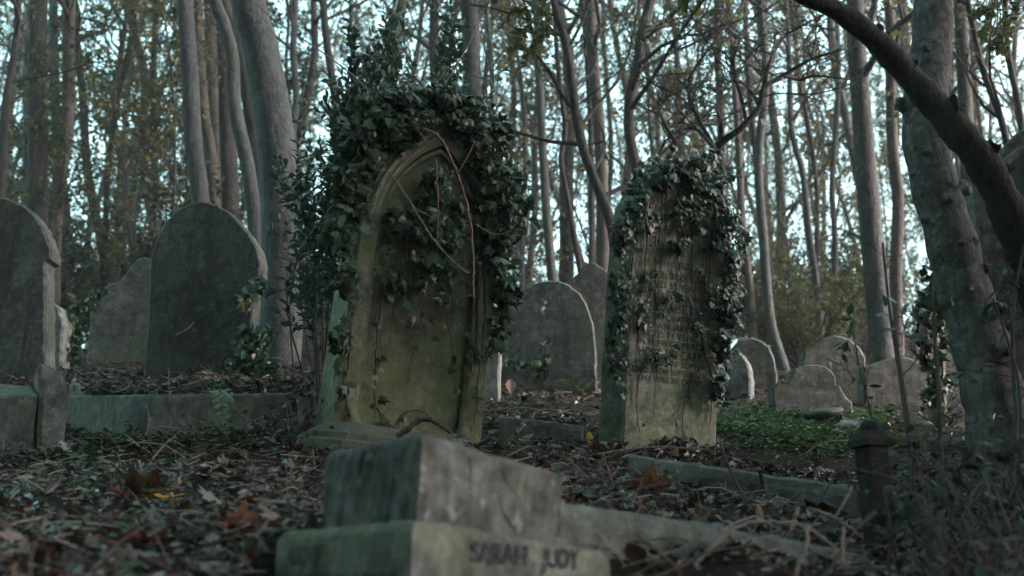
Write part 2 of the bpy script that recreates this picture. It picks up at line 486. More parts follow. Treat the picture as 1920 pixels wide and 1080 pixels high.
traced('headstone', 'grey round-arched headstone with ivy runner between the two ivy-covered stones',
    [(924, 722), (1119, 722), (1118, 650), ('c', [(1113, 605), (1095, 560), (1068, 534), (1035, 525), (1000, 532), (962, 555), (936, 592)]), (925, 630)], 7.8, -6, .13, M['stone_grey'])
traced('headstone', 'taller grey stone with sloping top behind the grey round-arched headstone',
    [(1010, 722), (1172, 722), (1168, 545), (1135, 505), (1108, 488), (1075, 520), (1030, 545)], 8.7, 0, .14, M['stone_dark'])
traced('headstone', 'low round stone with a bright pale rim right of the lettered ivy stone',
    [(1300, 742), (1402, 742), ('c', [(1408, 710), (1402, 680), (1388, 661), (1368, 653), (1342, 658), (1318, 680)]), (1302, 710)], 7.4, -24, .15, M['stone_pale'])
traced('headstone', 'green-grey round-topped headstone behind the low pale-rimmed stone',
    [(1345, 748), (1452, 748), ('c', [(1458, 705), (1450, 664), (1432, 641), (1408, 633), (1382, 640), (1360, 668)]), (1350, 700)], 7.9, -10, .14, M['stone_green'])
traced('headstone', 'small shouldered headstone with scroll sides beside the bright green ground cover',
    [(1446, 782), (1600, 780), (1598, 754), ('c', [(1588, 744), (1580, 734), (1575, 722)]), (1568, 721), ('c', [(1566, 706), (1556, 691), (1535, 684), (1510, 684), (1492, 692), (1482, 708)]), (1479, 719), ('c', [(1470, 715), (1460, 717), (1450, 726)])],
    6.3, 4, .12, M['stone_grey'], bev=.01)
traced('headstone', 'wide grey headstone with curved shoulders behind the small scroll-sided headstone',
    [(1502, 775), (1626, 775), (1624, 672), ('c', [(1614, 652), (1598, 638), (1575, 629), (1550, 631), (1533, 642)]), (1520, 650), (1508, 655), (1504, 690)], 7.0, 0, .13, M['stone_grey'])
traced('headstone', 'low grey headstone with a shallow gabled top between saplings and forked tree',
    [(1616, 780), (1743, 780), (1743, 692), (1734, 681), (1690, 667), (1650, 676), (1620, 687)], 6.7, 2, .13, M['stone_grey'])
traced('gravestone_pillar', 'narrow upright stone pillar with a sunlit edge tucked left of the patchy forked tree',
    [(1736, 810), (1768, 810), (1772, 565), (1765, 548), (1745, 546), (1738, 562)], 5.9, -20, .14, M['stone_gold'])
big, PB = traced('tall_headstone', 'tall green-grey lettered headstone under the dark hooded arch at the right edge',
    [(1836, 775), (2060, 775), (2045, 340), ('c', [(2030, 300), (2000, 262), (1955, 238), (1920, 240), (1892, 262), (1868, 298)]), (1826, 335)], 5.2, -8, .2, M['stone_green'])
rim = MB()
hood = [on_plane(big.matrix_world, a, b, -.03) for a, b in bez([(1868, 322), (1890, 300), (1920, 278), (1960, 272), (2000, 290), (2030, 330)], 26)]
rim.tube([(x, -.012, z) for x, z in hood], .022, 8)
rim.build('hood_moulding', M['stone_pale'], big)
def px_line(root, body, xc, yc, hpx, wpx, yoff=-.004):
    x, z = on_plane(root.matrix_world, xc, yc + hpx / 2, yoff); x2, z2 = on_plane(root.matrix_world, xc, yc - hpx / 2, yoff)
    a, za = on_plane(root.matrix_world, xc - wpx / 2, yc, yoff); b, zb = on_plane(root.matrix_world, xc + wpx / 2, yc, yoff)
    return (body, x, z, math.dist((x, z), (x2, z2)), b - a, 0)
lettering(big, [px_line(big, t, *a) for t, a in (('SACRED', (1870, 430, 15, 62)), ('TO THE MEMORY', (1906, 475, 16, 110)), ('ALICE', (1906, 536, 24, 62)), ('APRIL 3RD', (1895, 564, 17, 78)), ('PETER', (1892, 592, 15, 70)), ('WHO DIED', (1905, 625, 15, 70)))], M['lead'], -.003)

# --- arched main headstone
def gothic(a, z0, spring, rise, ns=14, na=16, nb=8):
    Rr = (a * a + rise * rise) / (2 * a)
    amax = math.asin(min(1, rise / Rr))
    P = [(-a + 2 * a * k / nb, z0) for k in range(nb)]
    P += [(a, z0 + (spring - z0) * k / ns) for k in range(ns)]
    P += [(a - Rr + Rr * math.cos(amax * k / na), spring + Rr * math.sin(amax * k / na)) for k in range(na)]
    P += [(0, spring + rise)]
    P += [(-(a - Rr + Rr * math.cos(amax * k / na)), spring + Rr * math.sin(amax * k / na)) for k in range(na - 1, -1, -1)]
    P += [(-a, z0 + (spring - z0) * k / ns) for k in range(ns - 1, 0, -1)]
    return P
mp = at(772, 838, 4.75)
MAIN = place((mp[0] - .075, mp[1] + .1, gz(mp[0], mp[1]) - .02), 25, 5.2)
main = empty('arched_headstone', M=MAIN, label='tall mossy arched headstone with colonnettes smothered in ivy, leaning behind the stepped base', cat='gravestone')
Y0 = -.12
OUT = gothic(.375, -.25, 1.12, .66); INN = gothic(.285, .15, 1.12, .50)
mb = MB(); n = len(OUT)
OB = [(x * .975, z - (.01 if z > 0 else 0)) for x, z in OUT]
V = [(x, Y0, z) for x, z in OB] + [(x, Y0 + .015, z) for x, z in OUT] + [(x, .22, z) for x, z in OUT] \
    + [(x, Y0, z) for x, z in INN] + [(x * .96, Y0 + .075, z) for x, z in INN]
Fc = []
for q in range(n):
    r = (q + 1) % n
    Fc += [(q, n + q, n + r, r), (n + q, 2 * n + q, 2 * n + r, n + r), (q, r, 3 * n + r, 3 * n + q), (3 * n + q, 3 * n + r, 4 * n + r, 4 * n + q)]
Fc.append(tuple(range(4 * n, 5 * n))); Fc.append(tuple(range(3 * n - 1, 2 * n - 1, -1)))
mb.add(V, Fc); mb.build('slab', M['stone_olive'], main)
mb = MB()
def archpart(a, rise, y, r):
    P = gothic(a, .15, 1.12, rise)[8 + 14:-13]
    mb.tube([(x, y, z) for x, z in P], r, 8)
archpart(.335, .58, Y0 - .004, .013); archpart(.306, .53, Y0 + .004, .009); archpart(.270, .48, Y0 + .045, .012)
mb.build('arch_moulding', M['stone_gold'], main)
for s in (-1, 1):
    mb = MB()
    def ring(x, z0, z1, r0, r1): mb.tube([(x, Y0 + .03, z0), (x, Y0 + .03, z1)], [r0, r1], 14)
    x = s * .285
    prof = [(.02, .052), (.10, .052), (.115, .045), (.135, .058), (.155, .044), (.17, .036), (.20, .028), (1.06, .026), (1.08, .036), (1.095, .03), (1.14, .048), (1.16, .05)]
    mb.tube([(x, Y0 + .03, z) for z, r in prof], [r for z, r in prof], 14)
    mb.build('colonnette', M['stone_olive'], main)
mb = MB()
pl = [(-.56, -.20), (-.56, .10), (-.44, -.34), (.42, -.34)]
oct_ = [(-.36, -.28), (.30, -.28), (.37, -.20), (.37, .22), (-.50, .22), (-.50, -.19)]
def prism(mb, P, z0, z1, inset=0.0, zt=None):
    n = len(P)
    V = [(x, y, z0) for x, y in P] + [(x, y, z1) for x, y in P] + [(x * (1 - inset), y * (1 - inset), z1 + (zt or 0)) for x, y in P]
    Fc = [(q, (q + 1) % n, n + (q + 1) % n, n + q) for q in range(n)] + [(n + q, n + (q + 1) % n, 2 * n + (q + 1) % n, 2 * n + q) for q in range(n)] + [tuple(range(2 * n, 3 * n)), tuple(range(n - 1, -1, -1))]
    mb.add(V, Fc)
prism(mb, oct_, -.3, .02, .03, .012); prism(mb, [(x * .95, y * .95) for x, y in oct_], .03, .06, .16, .055)
mb.build('plinth', M['stone_grey'], main)

# --- lettered second headstone
st, PS = traced('lettered_headstone', 'mossy headstone with rows of carved lettering under ivy, leaning right of the arched stone',
    [(1158, 850), (1338, 826), (1346, 760), (1368, 440), ('c', [(1366, 405), (1350, 355), (1318, 320), (1280, 306), (1245, 312), (1215, 336), (1194, 372)]), (1186, 410)],
    5.1, 27, .24, M['stone_gold'])
STM = st.matrix_world.copy()
tl = [('AFFECTIONATE', 385, 14, 120), ('REMEMBRANCE', 413, 15, 115), ('OF THIS', 440, 14, 70), ('WHO DIED', 497, 12, 80), ('APRIL 3RD 1869', 519, 13, 120), ('AGED 59 YEARS.', 537, 12, 110), ('ALSO WITH HIS CONSORT', 557, 11, 140),
      ('ELIZABETH', 578, 17, 110), ('WIFE OF HORATIO CARR', 597, 12, 140), ('DIED JANUARY 20TH', 614, 12, 130), ('AGED 74 YEARS.', 630, 12, 110), ('IN PERFECT PEACE', 645, 11, 125), ('HORATIO CARR', 664, 17, 120),
      ('HUSBAND OF SOPHIA', 682, 11, 130), ('DIED 14TH SEPTEMBER', 698, 11, 140), ('THY WILL BE DONE', 713, 11, 120)]
L = []
for body, py, h, w in tl:
    xc = 1266 - (py - 540) * .055
    L.append(px_line(st, body, xc, py, h, w))
lettering(st, L, M['lead'], -.003)

# --- stepped foreground base
near = at(790, 812, 1.9); zt = near[2]
a50 = R(50)
dr = np.array([math.sin(a50), math.cos(a50)]); dl = np.array([-math.cos(a50), math.sin(a50)])
p0 = near[:2]
blk = empty('stepped_base', loc=(p0[0], p0[1], zt), label='blurred two-step stone monument base close to the camera, corner towards the viewer', cat='monument base')
def tilted_block(mb, o, L1, L2, ztop, zbot, bev=.012):
    """four-cornered block from a near corner, its top corners at the four given heights"""
    K = [o, o + dr * L1, o + dr * L1 + dl * L2, o + dl * L2]
    N = 26
    ring = []
    for k in range(4):
        a, b = K[k], K[(k + 1) % 4]; za, zb = ztop[k], ztop[(k + 1) % 4]
        for q in range(N):
            t = q / N; ring.append((*(a + (b - a) * t), za + (zb - za) * t))
    Rg = np.array(ring); m = len(Rg)
    cen = Rg.mean(0)
    def shrink(Rr, d):
        v = Rr[:, :2] - cen[:2]; L = np.linalg.norm(v, axis=1)[:, None]
        return np.hstack([Rr[:, :2] - v / L * d, Rr[:, 2:]])
    j = lambda s: rng.normal(size=(m, 3)) * s
    rows = []
    bot = Rg.copy(); bot[:, 2] = zbot; rows.append(bot)
    for f in (.3, .6, .85): 
        r_ = Rg.copy(); r_[:, 2] = zbot + (Rg[:, 2] - bev - zbot) * f; rows.append(r_ + j(.0022))
    r_ = Rg.copy(); r_[:, 2] -= bev; rows.append(r_ + j(.001))
    r_ = shrink(Rg, bev * .35); r_[:, 2] -= bev * .3; rows.append(r_ + j(.001))
    r_ = shrink(Rg, bev * 1.1); rows.append(r_ + j(.001))
    chip = np.maximum(0, np.convolve(rng.normal(size=m + 8), np.ones(5) / 2.2, 'same')[4:-4] - .8) * .0022
    chip = chip + np.where(np.arange(m) % N == 0, .003, 0)
    for q in (-1, -2, -3): rows[q] = shrink(rows[q], (chip * (1 if q > -3 else .5))[:, None]); rows[q][:, 2] -= chip * (.9 if q > -3 else .3)
    V = np.vstack(rows + [cen[None, :]])
    Fc = []
    for k in range(len(rows) - 1):
        for q in range(m): Fc.append((k * m + q, k * m + (q + 1) % m, (k + 1) * m + (q + 1) % m, (k + 1) * m + q))
    k = len(rows) - 1
    for q in range(m): Fc.append((k * m + q, k * m + (q + 1) % m, len(V) - 1))
    mb.add(V, Fc)
zst = at(790, 972, 1.79)[2] - zt
ob = np.zeros(2)
mb = MB(); tilted_block(mb, ob, .36, .36, [0, -.048, -.05, -.002], zst - .03); mb.build('upper_step', M['stone_block'], blk)
o2 = ob - dr * .065 - dl * .075
mb = MB(); tilted_block(mb, o2, .49, .51, [zst, zst - .045, zst - .05, zst - .004], zst - .45, .018); mb.build('lower_step', M['stone_step'], blk)
mb = MB()
for cv in ([(.20, -.03), (.215, -.055), (.235, -.07), (.245, -.085)], [(.19, -.085), (.205, -.115), (.23, -.14), (.238, -.165)], [(.115, -.02), (.12, -.05), (.118, -.085)], [(.31, -.06), (.315, -.10)]):
    q = bez([(*(dr * a - np.array([dl[0], dl[1]]) * .0005), b - .13 * a) for a, b in cv], 12); mb.tube(q, np.linspace(.0022, .001, 12), 6)
mb.build('root_scar', M['twig_dark'], blk)
# words on its two faces
def face_words(lines, origin, direction, normal):
    mb = MB()
    tmp = empty('words')
    o = lettering(tmp, lines, M['worn_lead'], 0, .02)
    me = o.data; V = np.empty(len(me.vertices) * 3, np.float32); me.vertices.foreach_get('co', V); V = V.reshape(-1, 3)
    W = np.stack([origin[0] + V[:, 0] * direction[0] + normal[0] * .005, origin[1] + V[:, 0] * direction[1] + normal[1] * .005, V[:, 2]], 1)
    me.vertices.foreach_set('co', W.astype(np.float32).ravel()); me.update()
    o.parent = blk; bpy.data.objects.remove(tmp)
face_words([('SARAH', .195, zst - .074, .038, .135, -.03), ('JUDY', .35, zst - .080, .038, .10, -.03), ('WHO DIED', .24, zst - .135, .028, .16, -.03), ('MARCH 1871', .24, zst - .185, .028, .19, -.03)], o2, dr, -dl)
face_words([('ALSO OF', -.38, zst - .072, .036, .15, 0), ('JAMES W. LEESE', -.25, zst - .132, .042, .42, 0), ('AGED 61 YEARS', -.26, zst - .19, .028, .26, 0)], o2, -dl, -dr)

# --- kerbs, slabs and small stones
def kerb(name, label, pts, w, h, mat, cat='kerb stone', r=.034):
    """a long kerb through world points given along its top near edge"""
    P = np.asarray(pts, float); P = bez(P, 4 * len(P) + 6)
    T = np.gradient(P, axis=0); Nn = np.stack([-T[:, 1], T[:, 0], np.zeros(len(P))], 1); Nn /= np.linalg.norm(Nn, axis=1)[:, None]
    prof = [(0, -h), (0, -r), (r * .3, -r * .3), (r, 0), (w - r, 0), (w - r * .3, -r * .3), (w, -r), (w, -h)]
    k = len(prof); V = []
    for p, nn in zip(P, Nn):
        for a, b in prof: V.append(p + nn * a + np.array([0, 0, b]) + rng.normal(size=3) * .002)
    Fc = []
    for q in range(len(P) - 1):
        for s in range(k): Fc.append((q * k + s, (q + 1) * k + s, (q + 1) * k + (s + 1) % k, q * k + (s + 1) % k))
    Fc += [tuple(range(k)), tuple(range(len(P) * k - 1, len(P) * k - k - 1, -1))]
    o = P.mean(0); mb = MB(); mb.add(np.array(V) - o, Fc)
    ob = mb.build(name, mat); ob.location = o
    return tag(ob, label, cat)
kerb('grave_kerb', 'long pale kerb stone running right from the stepped base, nearest the camera', [at(1010, 934, 2.30), at(1250, 966, 2.42), at(1500, 1010, 2.55), at(1640, 1040, 2.62)], .12, .30, M['stone_step'], r=.045)
kerb('grave_kerb', 'weathered kerb stone lying below the lettered headstone, left of the gap', [at(1180, 848, 3.95), at(1290, 864, 3.93), at(1425, 882, 3.9)], .16, .26, M['stone_block'], r=.055)
kerb('grave_kerb', 'broken kerb stone continuing right of the gap towards the dark post', [at(1432, 886, 3.86), at(1540, 899, 3.84), at(1720, 925, 3.8)], .16, .26, M['stone_block'], r=.055)
kerb('grave_kerb', 'half-buried grey kerb among leaves between the two ivy-covered stones', [at(935, 778, 5.2), at(1010, 786, 5.2), at(1088, 796, 5.15)], .12, .2, M['stone_grey'])

def quad_prism(name, label, top, zdown, mat, cat, bev=.012):
    """stone block with its top corners given counter-clockwise from above"""
    T = np.asarray(top, float); o = T.mean(0); K = T - o; n = len(K)
    N = 8; ring = []
    for k in range(n):
        for q in range(N): ring.append(K[k] + (K[(k + 1) % n] - K[k]) * q / N)
    A = np.array(ring); m = len(A); c = A.mean(0)
    v = A - c; L = np.linalg.norm(v[:, :2], axis=1)[:, None]
    ins = A - v / L * bev
    lowr = A.copy(); lowr[:, 2] -= bev; bot = A.copy(); bot[:, 2] -= zdown
    mid = A.copy(); mid[:, 2] -= zdown * .5
    V = np.vstack([bot, mid + rng.normal(size=A.shape) * .003, lowr + rng.normal(size=A.shape) * .002, ins + rng.normal(size=A.shape) * .002, c[None]])
    Fc = []
    for k in range(3):
        for q in range(m): Fc.append((k * m + q, k * m + (q + 1) % m, (k + 1) * m + (q + 1) % m, (k + 1) * m + q))
    for q in range(m): Fc.append((3 * m + q, 3 * m + (q + 1) % m, 4 * m))
    mb = MB(); mb.add(V, Fc); ob = mb.build(name, mat); ob.location = o
    return tag(ob, label, cat)
quad_prism('tomb_slab', 'long low tomb block with a lit front face and a leafy sprig hanging over it',
    [at(285, 740, 4.75), at(650, 738, 5.42), at(520, 735, 6.3), at(120, 742, 5.5)], .55, M['stone_green'], 'tomb')
quad_prism('kerb_block', 'low bluish block with sloping top at the left edge beside the tilted stone',
    [at(-60, 742, 4.5), at(72, 740, 4.5), at(60, 722, 4.75), at(-60, 720, 4.75)], .5, M['stone_grey'], 'stone block')
traced('stone_stump', 'rough tilted upright stone standing at the left end of the low tomb block',
    [(80, 806), (131, 808), (129, 750), (123, 708), (108, 690), (74, 676), (70, 692), (74, 740)], 4.55, 28, .30, M['stone_grey'], bev=.02)
quad_prism('stone_fragment', 'small pale broken stone lying behind the tilted upright stone',
    [at(132, 722, 5.5), at(160, 730, 5.45), at(152, 714, 5.6), at(134, 708, 5.6)], .2, M['stone_pale'], 'stone fragment')
quad_prism('stone_fragment', 'small flat pale slab lying in the green ground cover by the toppled bowl',
    [at(1568, 793, 5.7), at(1625, 797, 5.7), at(1618, 785, 5.95), at(1580, 783, 5.95)], .12, M['stone_pale'], 'stone fragment')

def lathe(mb, prof, ns=24, c=(0, 0)):
    mb.tube([(c[0], c[1], z) for r, z in prof], [r for r, z in prof], ns, True, 0)
vb = at(212, 738, 5.25)
v = empty('broken_urn', M=place((vb[0], vb[1], vb[2] - .04), 15, 0), label='small broken stone urn standing on the leafy top of the low tomb', cat='urn')
mb = MB(); lathe(mb, [(.035, -.05), (.04, 0), (.03, .02), (.028, .035), (.05, .06), (.062, .085), (.05, .1)]); mb.build('bowl', M['stone_dark'], v)
mb = MB(); mb.box((-.068, -.045, .09), (.068, .045, .118)); 
for s in (-1, 1): mb.tube([(s * .058, -.05, .092), (s * .058, .05, .092)], .02, 12)
mb.build('scroll_top', M['stone_grey'], v)
bp = at(1548, 793, 6.0)
v = empty('toppled_bowl', M=place((bp[0], bp[1], bp[2] - .03), 0, -8, 12), label='tilted mushroom-shaped stone bowl sunk in the ground before the scroll-sided headstone', cat='stone bowl')
mb = MB(); lathe(mb, [(.07, -.06), (.06, .0), (.05, .04), (.055, .06)]); mb.build('stem', M['stone_grey'], v)
mb = MB(); lathe(mb, [(.05, .06), (.10, .075), (.118, .095), (.112, .108), (.06, .116)]); mb.build('rim', M['stone_green'], v)
pp = at(1650, 1000, 3.1); pg = gz(pp[0], pp[1])
v = empty('grave_post', M=place((pp[0], pp[1], pg), 20, 0), label='short dark square post with a cap and knob in the shadow beside the saplings', cat='post')
zc = at(1650, 838, 3.1)[2] - pg
mb = MB(); mb.box((-.034, -.034, -.1), (.034, .034, zc)); mb.build('shaft', M['iron'], v)
mb = MB(); prism(mb, [(-.05, -.05), (.05, -.05), (.05, .05), (-.05, .05)], zc, zc + .02, .5, .03); mb.build('cap', M['iron'], v)
mb = MB(); lathe(mb, [(.026, zc + .03), (.024, zc + .045), (.030, zc + .058), (.024, zc + .074), (.010, zc + .082)], 9); mb.build('knob', M['iron'], v)

# ------------------------------------------------------------------ trees
def branchwork(mbw, P, rad, start, nb, length, up=.7, sub=4, twigs=3, leafn=0, lsz=.08, rmin=.004, azim=None):
    """limbs, sub-branches and twigs off a trunk path; returns leaf points and directions"""
    LP = []; LD = []
    n = len(P)
    for b in range(nb):
        s = start + (1 - start) * (b + rng.random()) / nb
        k = s * (n - 1); i = min(n - 2, int(k)); t = k - i
        o = P[i] * (1 - t) + P[i + 1] * t
        r0 = min(rad[i] * .5, .012 + .014 * length)
        az = rng.random() * 6.283 if azim is None else azim + rng.normal() * .8
        L = length * (.5 + .8 * rng.random()) * (1.15 - .7 * s)
        d = np.array([math.cos(az), math.sin(az), up * (.5 + rng.random())]); d /= np.linalg.norm(d)
        pts = [o]; m = 6
        for q in range(m):
            d = d + rng.normal(size=3) * .22 + np.array([0, 0, .06]); d /= np.linalg.norm(d)
            pts.append(pts[-1] + d * L / m)
        pts = np.array(pts)
        rr = np.linspace(r0, max(rmin, r0 * .25), m + 1)
        mbw.tube(pts, rr, 5, False)
        for c in range(sub):
            f = .25 + .75 * (c + rng.random()) / sub; kk = f * m; ii = min(m - 1, int(kk)); tt = kk - ii
            oo = pts[ii] * (1 - tt) + pts[ii + 1] * tt
            dd = (pts[ii + 1] - pts[ii]); dd /= np.linalg.norm(dd)
            dd = dd + rng.normal(size=3) * .65 + np.array([0, 0, .15]); dd /= np.linalg.norm(dd)
            l2 = L * (.25 + .3 * rng.random()); p2 = [oo]
            for q in range(4):
                dd = dd + rng.normal(size=3) * .25; dd /= np.linalg.norm(dd); p2.append(p2[-1] + dd * l2 / 4)
            p2 = np.array(p2); mbw.tube(p2, np.linspace(rr[ii] * .5 + .002, rmin * .7, 5), 4, False)
            for w in range(twigs):
                f = .2 + .8 * rng.random(); kk = f * 4; i3 = min(3, int(kk)); o3 = p2[i3] * (1 - kk + i3) + p2[i3 + 1] * (kk - i3)
                d3 = rng.normal(size=3) + np.array([0, 0, .3]); d3 /= np.linalg.norm(d3); l3 = l2 * (.3 + .4 * rng.random())
                p3 = np.array([o3, o3 + d3 * l3 * .5 + rng.normal(size=3) * l3 * .08, o3 + d3 * l3])
                mbw.tube(p3, [rmin * .8, rmin * .6, rmin * .4], 3, False)
                if leafn:
                    u = rng.random(leafn); q = p3[0] + (p3[2] - p3[0]) * u[:, None] + rng.normal(size=(leafn, 3)) * lsz * .5
                    LP.append(q); LD.append(rng.normal(size=(leafn, 3)) + d3 * .6 - np.array([0, 0, .4]))
    if LP: return np.concatenate(LP), np.concatenate(LD)
    return np.zeros((0, 3)), np.zeros((0, 3))

def crown_mesh(LP, LD, lsz, tmpl=DIAM):
    mb = MB()
    if len(LP):
        leaves(mb, LP, LD, rdir(len(LP)) + np.array([0, 0, .6]), lsz * (.6 + .8 * rng.random(len(LP))), tmpl)
    return mb

def px_trunk(path, depth, w0, w1, above=5.0, dvar=0.0):
    """world path of a trunk from the photo's pixel path (top to base); continues above the frame and down to the ground"""
    W = [at(x, y, depth) for x, y in path][::-1]
    g = gz(W[0][0], depth)
    d = W[0] - W[1]; d = d / max(1e-6, abs(d[2]))
    if W[0][2] > g - .1: W = [W[0] + d * (W[0][2] - g + .15)] + W
    t = W[-1] - W[-2]; t = t / np.linalg.norm(t)
    e = W[-1]
    for k in range(3):
        t = t * .8 + np.array([rng.normal() * .06, rng.normal() * .1, .25]); t /= np.linalg.norm(t)
        e = e + t * above / 3; W.append(e)
    P = bez(W, max(14, int(4 * len(W))))
    m = len(P)
    if dvar: P[:, 1] += dvar * np.sin(np.linspace(0, 5, m) + rng.random() * 6)
    zt = at(960, 0, depth)[2]
    f = np.clip((P[:, 2] - P[0, 2]) / (zt - P[0, 2]), 0, 3)
    r = (w0 + (w1 - w0) * np.clip(f, 0, 1)) / F * depth / math.cos(PITCH) / 2
    r = r * np.where(f > 1, np.clip(1 - .35 * (f - 1) * 2, .15, 1), 1)
    r = r * (1 + .45 * np.exp(-f / .06) * .6)
    return P, r

def px_tree(label, path, depth, w0, w1, bark, leaf='leaf_green', above=5.0, nb=12, start=.55, length=2.4, leafn=3, lump=.01, ns=12, name='woodland_tree', group=None, lsz=.075, sub=4, up=.7):
    P, r = px_trunk(path, depth, w0, w1, above)
    o = P[0].copy(); root = empty(name, loc=o, label=label, cat='tree', group=group)
    mb = MB(); mb.tube(P - o, r, ns, True, lump); 
    mb.build('trunk', M[bark], root)
    mb = MB(); LP, LD = branchwork(mb, P - o, r, start, nb, length, leafn=leafn, lsz=lsz, sub=sub, up=up)
    b = mb.build('limbs', M[bark if bark != 'bark_sycamore' else 'bark_grey'], root)
    if len(LP): crown_mesh(LP, LD, lsz).build('crown', M[leaf], root)
    return root

G = None
px_tree('darkest straight trunk near the left edge, behind the leftmost headstone', [(73, 0), (72, 180), (70, 360), (68, 520)], 11, 40, 34, 'bark_dark')
px_tree('reddish trunk lit along its right side above the leftmost headstone', [(130, 0), (128, 200), (110, 350), (100, 460), (98, 560)], 12.5, 30, 24, 'bark_brown')
px_tree('grey trunk rising right behind the reddish trunk at left', [(100, 0), (104, 200), (112, 300), (124, 440), (128, 600)], 15, 24, 17, 'bark_grey')
px_tree('crooked thin dark tree cut by the left edge of the picture', [(35, 0), (25, 110), (10, 200), (4, 360), (0, 500)], 9.5, 20, 12, 'bark_dark', length=1.8, start=.3, nb=16)
px_tree('slim bending trunk over the gap between the left headstones', [(243, 0), (255, 70), (272, 150), (268, 300), (290, 440), (292, 560)], 15, 22, 16, 'bark_brown')
px_tree('thin straight dark pole of a tree left of the trunk cluster', [(292, 0), (288, 120), (289, 300), (287, 480)], 16, 14, 12, 'bark_dark')
px_tree('leaning thin trunk beside the mottled headstone', [(140, 30), (155, 180), (165, 330), (195, 480), (200, 600)], 13.5, 20, 14, 'bark_dark')
px_tree('straight pale grey trunk, left one of the cluster over the large dark headstone', [(347, 0), (356, 130), (362, 260), (376, 380), (382, 520)], 10, 38, 33, 'bark_grey', above=6, start=.8)
px_tree('thin warm-lit trunk bending inside the cluster over the large dark headstone', [(370, 0), (375, 110), (384, 220), (396, 290), (402, 400), (404, 520)], 12, 24, 20, 'bark_brown', start=.8)
px_tree('slim straight trunk with one lit edge in the middle of the trunk cluster', [(394, 0), (398, 140), (404, 250), (411, 360), (414, 520)], 13, 24, 24, 'bark_brown', start=.8)
px_tree('dark straight trunk shaded at the back of the trunk cluster', [(420, 0), (424, 140), (428, 270), (434, 420), (436, 520)], 11.5, 36, 32, 'bark_dark', start=.8)
px_tree('bowed smooth trunk curving across the cluster, slightly forked stem', [(398, -10), (420, 45), (436, 110), (440, 200), (462, 300), (476, 400), (484, 520)], 9, 30, 26, 'bark_grey', start=.8)
px_tree('second bowed trunk squeezed between the bowed smooth one and the thick leaning trunk', [(418, 0), (442, 60), (456, 130), (470, 220), (484, 330), (492, 440), (500, 560)], 9.6, 28, 24, 'bark_dark', start=.8)
px_tree('thickest pale smooth trunk leaning left right behind the large dark headstone', [(462, -20), (488, 90), (512, 220), (524, 340), (530, 470), (532, 600), (534, 690)], 7.6, 84, 70, 'bark_smooth', above=7, lump=.004, ns=20, nb=10, length=2.6, start=.82)
px_tree('slim wavy trunk just right of the thickest leaning trunk', [(553, 0), (550, 100), (556, 180), (549, 250), (546, 340), (545, 500)], 13, 15, 13, 'bark_grey')
px_tree('dark slim trunk above the leafy shrub', [(606, 0), (613, 80), (620, 130), (632, 220), (638, 350)], 12, 20, 15, 'bark_dark')
px_tree('trunk leaning right in the bright gap above the shrub tips', [(754, 0), (744, 60), (736, 120), (728, 260)], 13, 22, 19, 'bark_grey')
px_tree('ivy-speckled trunk directly above the arched headstone', [(815, 0), (814, 90), (818, 180), (818, 330)], 14, 24, 20, 'bark_brown', length=1.6, start=.25, nb=18)
px_tree('smooth straight pole-like trunk rising out of the ivy on the arched headstone', [(879, 0), (884, 120), (888, 240), (892, 420), (894, 600)], 9.2, 44, 36, 'bark_smooth', above=7, lump=.004, ns=18, nb=8, start=.85)
px_tree('straight grey trunk between the two ivy-covered stones', [(1004, 0), (1010, 120), (1016, 250), (1024, 390), (1036, 530), (1040, 620)], 12, 20, 14, 'bark_grey')
px_tree('black crooked tree leaning across towards the lettered headstone', [(1038, 0), (1058, 70), (1072, 150), (1082, 230), (1100, 300), (1128, 370), (1150, 440), (1160, 560)], 7.6, 26, 14, 'bark_dark', length=2.0, start=.25, nb=14, leafn=1)
px_tree('tall trunk with a warm sunlit edge behind the black crooked tree', [(1106, 0), (1112, 120), (1122, 220), (1128, 330), (1130, 450), (1132, 600)], 11, 26, 22, 'bark_brown')
px_tree('slender curved sapling above the grey round-arched headstone', [(1046, 120), (1060, 240), (1052, 300), (1066, 380), (1078, 450), (1092, 530)], 9.5, 12, 9, 'bark_dark', leafn=2, length=1.4)
px_tree('dark S-curved trunk rising left of the lettered headstone top', [(1222, -10), (1206, 50), (1196, 120), (1182, 180), (1180, 250), (1196, 330), (1204, 450)], 9, 22, 20, 'bark_dark', leafn=2, start=.35)
px_tree('straight trunk left of the dark diagonal branches', [(1345, 0), (1346, 110), (1352, 250), (1350, 400), (1352, 600)], 14, 18, 14, 'bark_dark')
px_tree('thin trunk with yellow leaves right behind the lettered headstone', [(1366, 0), (1374, 120), (1384, 260), (1392, 420), (1408, 560), (1412, 640)], 12.5, 16, 12, 'bark_brown', 'leaf_yellow')
px_tree('grey trunk over the green-grey round-topped headstone', [(1424, 0), (1436, 150), (1422, 300), (1432, 460), (1444, 600), (1466, 680)], 11.5, 20, 15, 'bark_grey', 'leaf_yellow')
px_tree('slim wavering trunk left of the small scroll-sided headstone', [(1480, 120), (1484, 240), (1506, 330), (1516, 430), (1532, 540), (1540, 640)], 13, 14, 10, 'bark_grey', 'leaf_yellow')
px_tree('thin pale trunk above the wide curved-shoulder headstone', [(1572, 100), (1568, 240), (1560, 350), (1566, 460), (1562, 600)], 14, 12, 10, 'bark_grey', 'leaf_yellow')
px_tree('straight dark-left pale-right trunk under the arching limb', [(1603, 0), (1612, 160), (1622, 300), (1634, 440), (1648, 580), (1656, 680)], 9.4, 46, 34, 'bark_smooth', 'leaf_yellow', above=6, ns=16, lump=.004)
px_tree('slim trunk with a knee bend and lit edge left of the forked tree', [(1666, 0), (1670, 150), (1674, 280), (1684, 380), (1680, 500), (1682, 640)], 10.5, 24, 20, 'bark_brown', 'leaf_yellow')
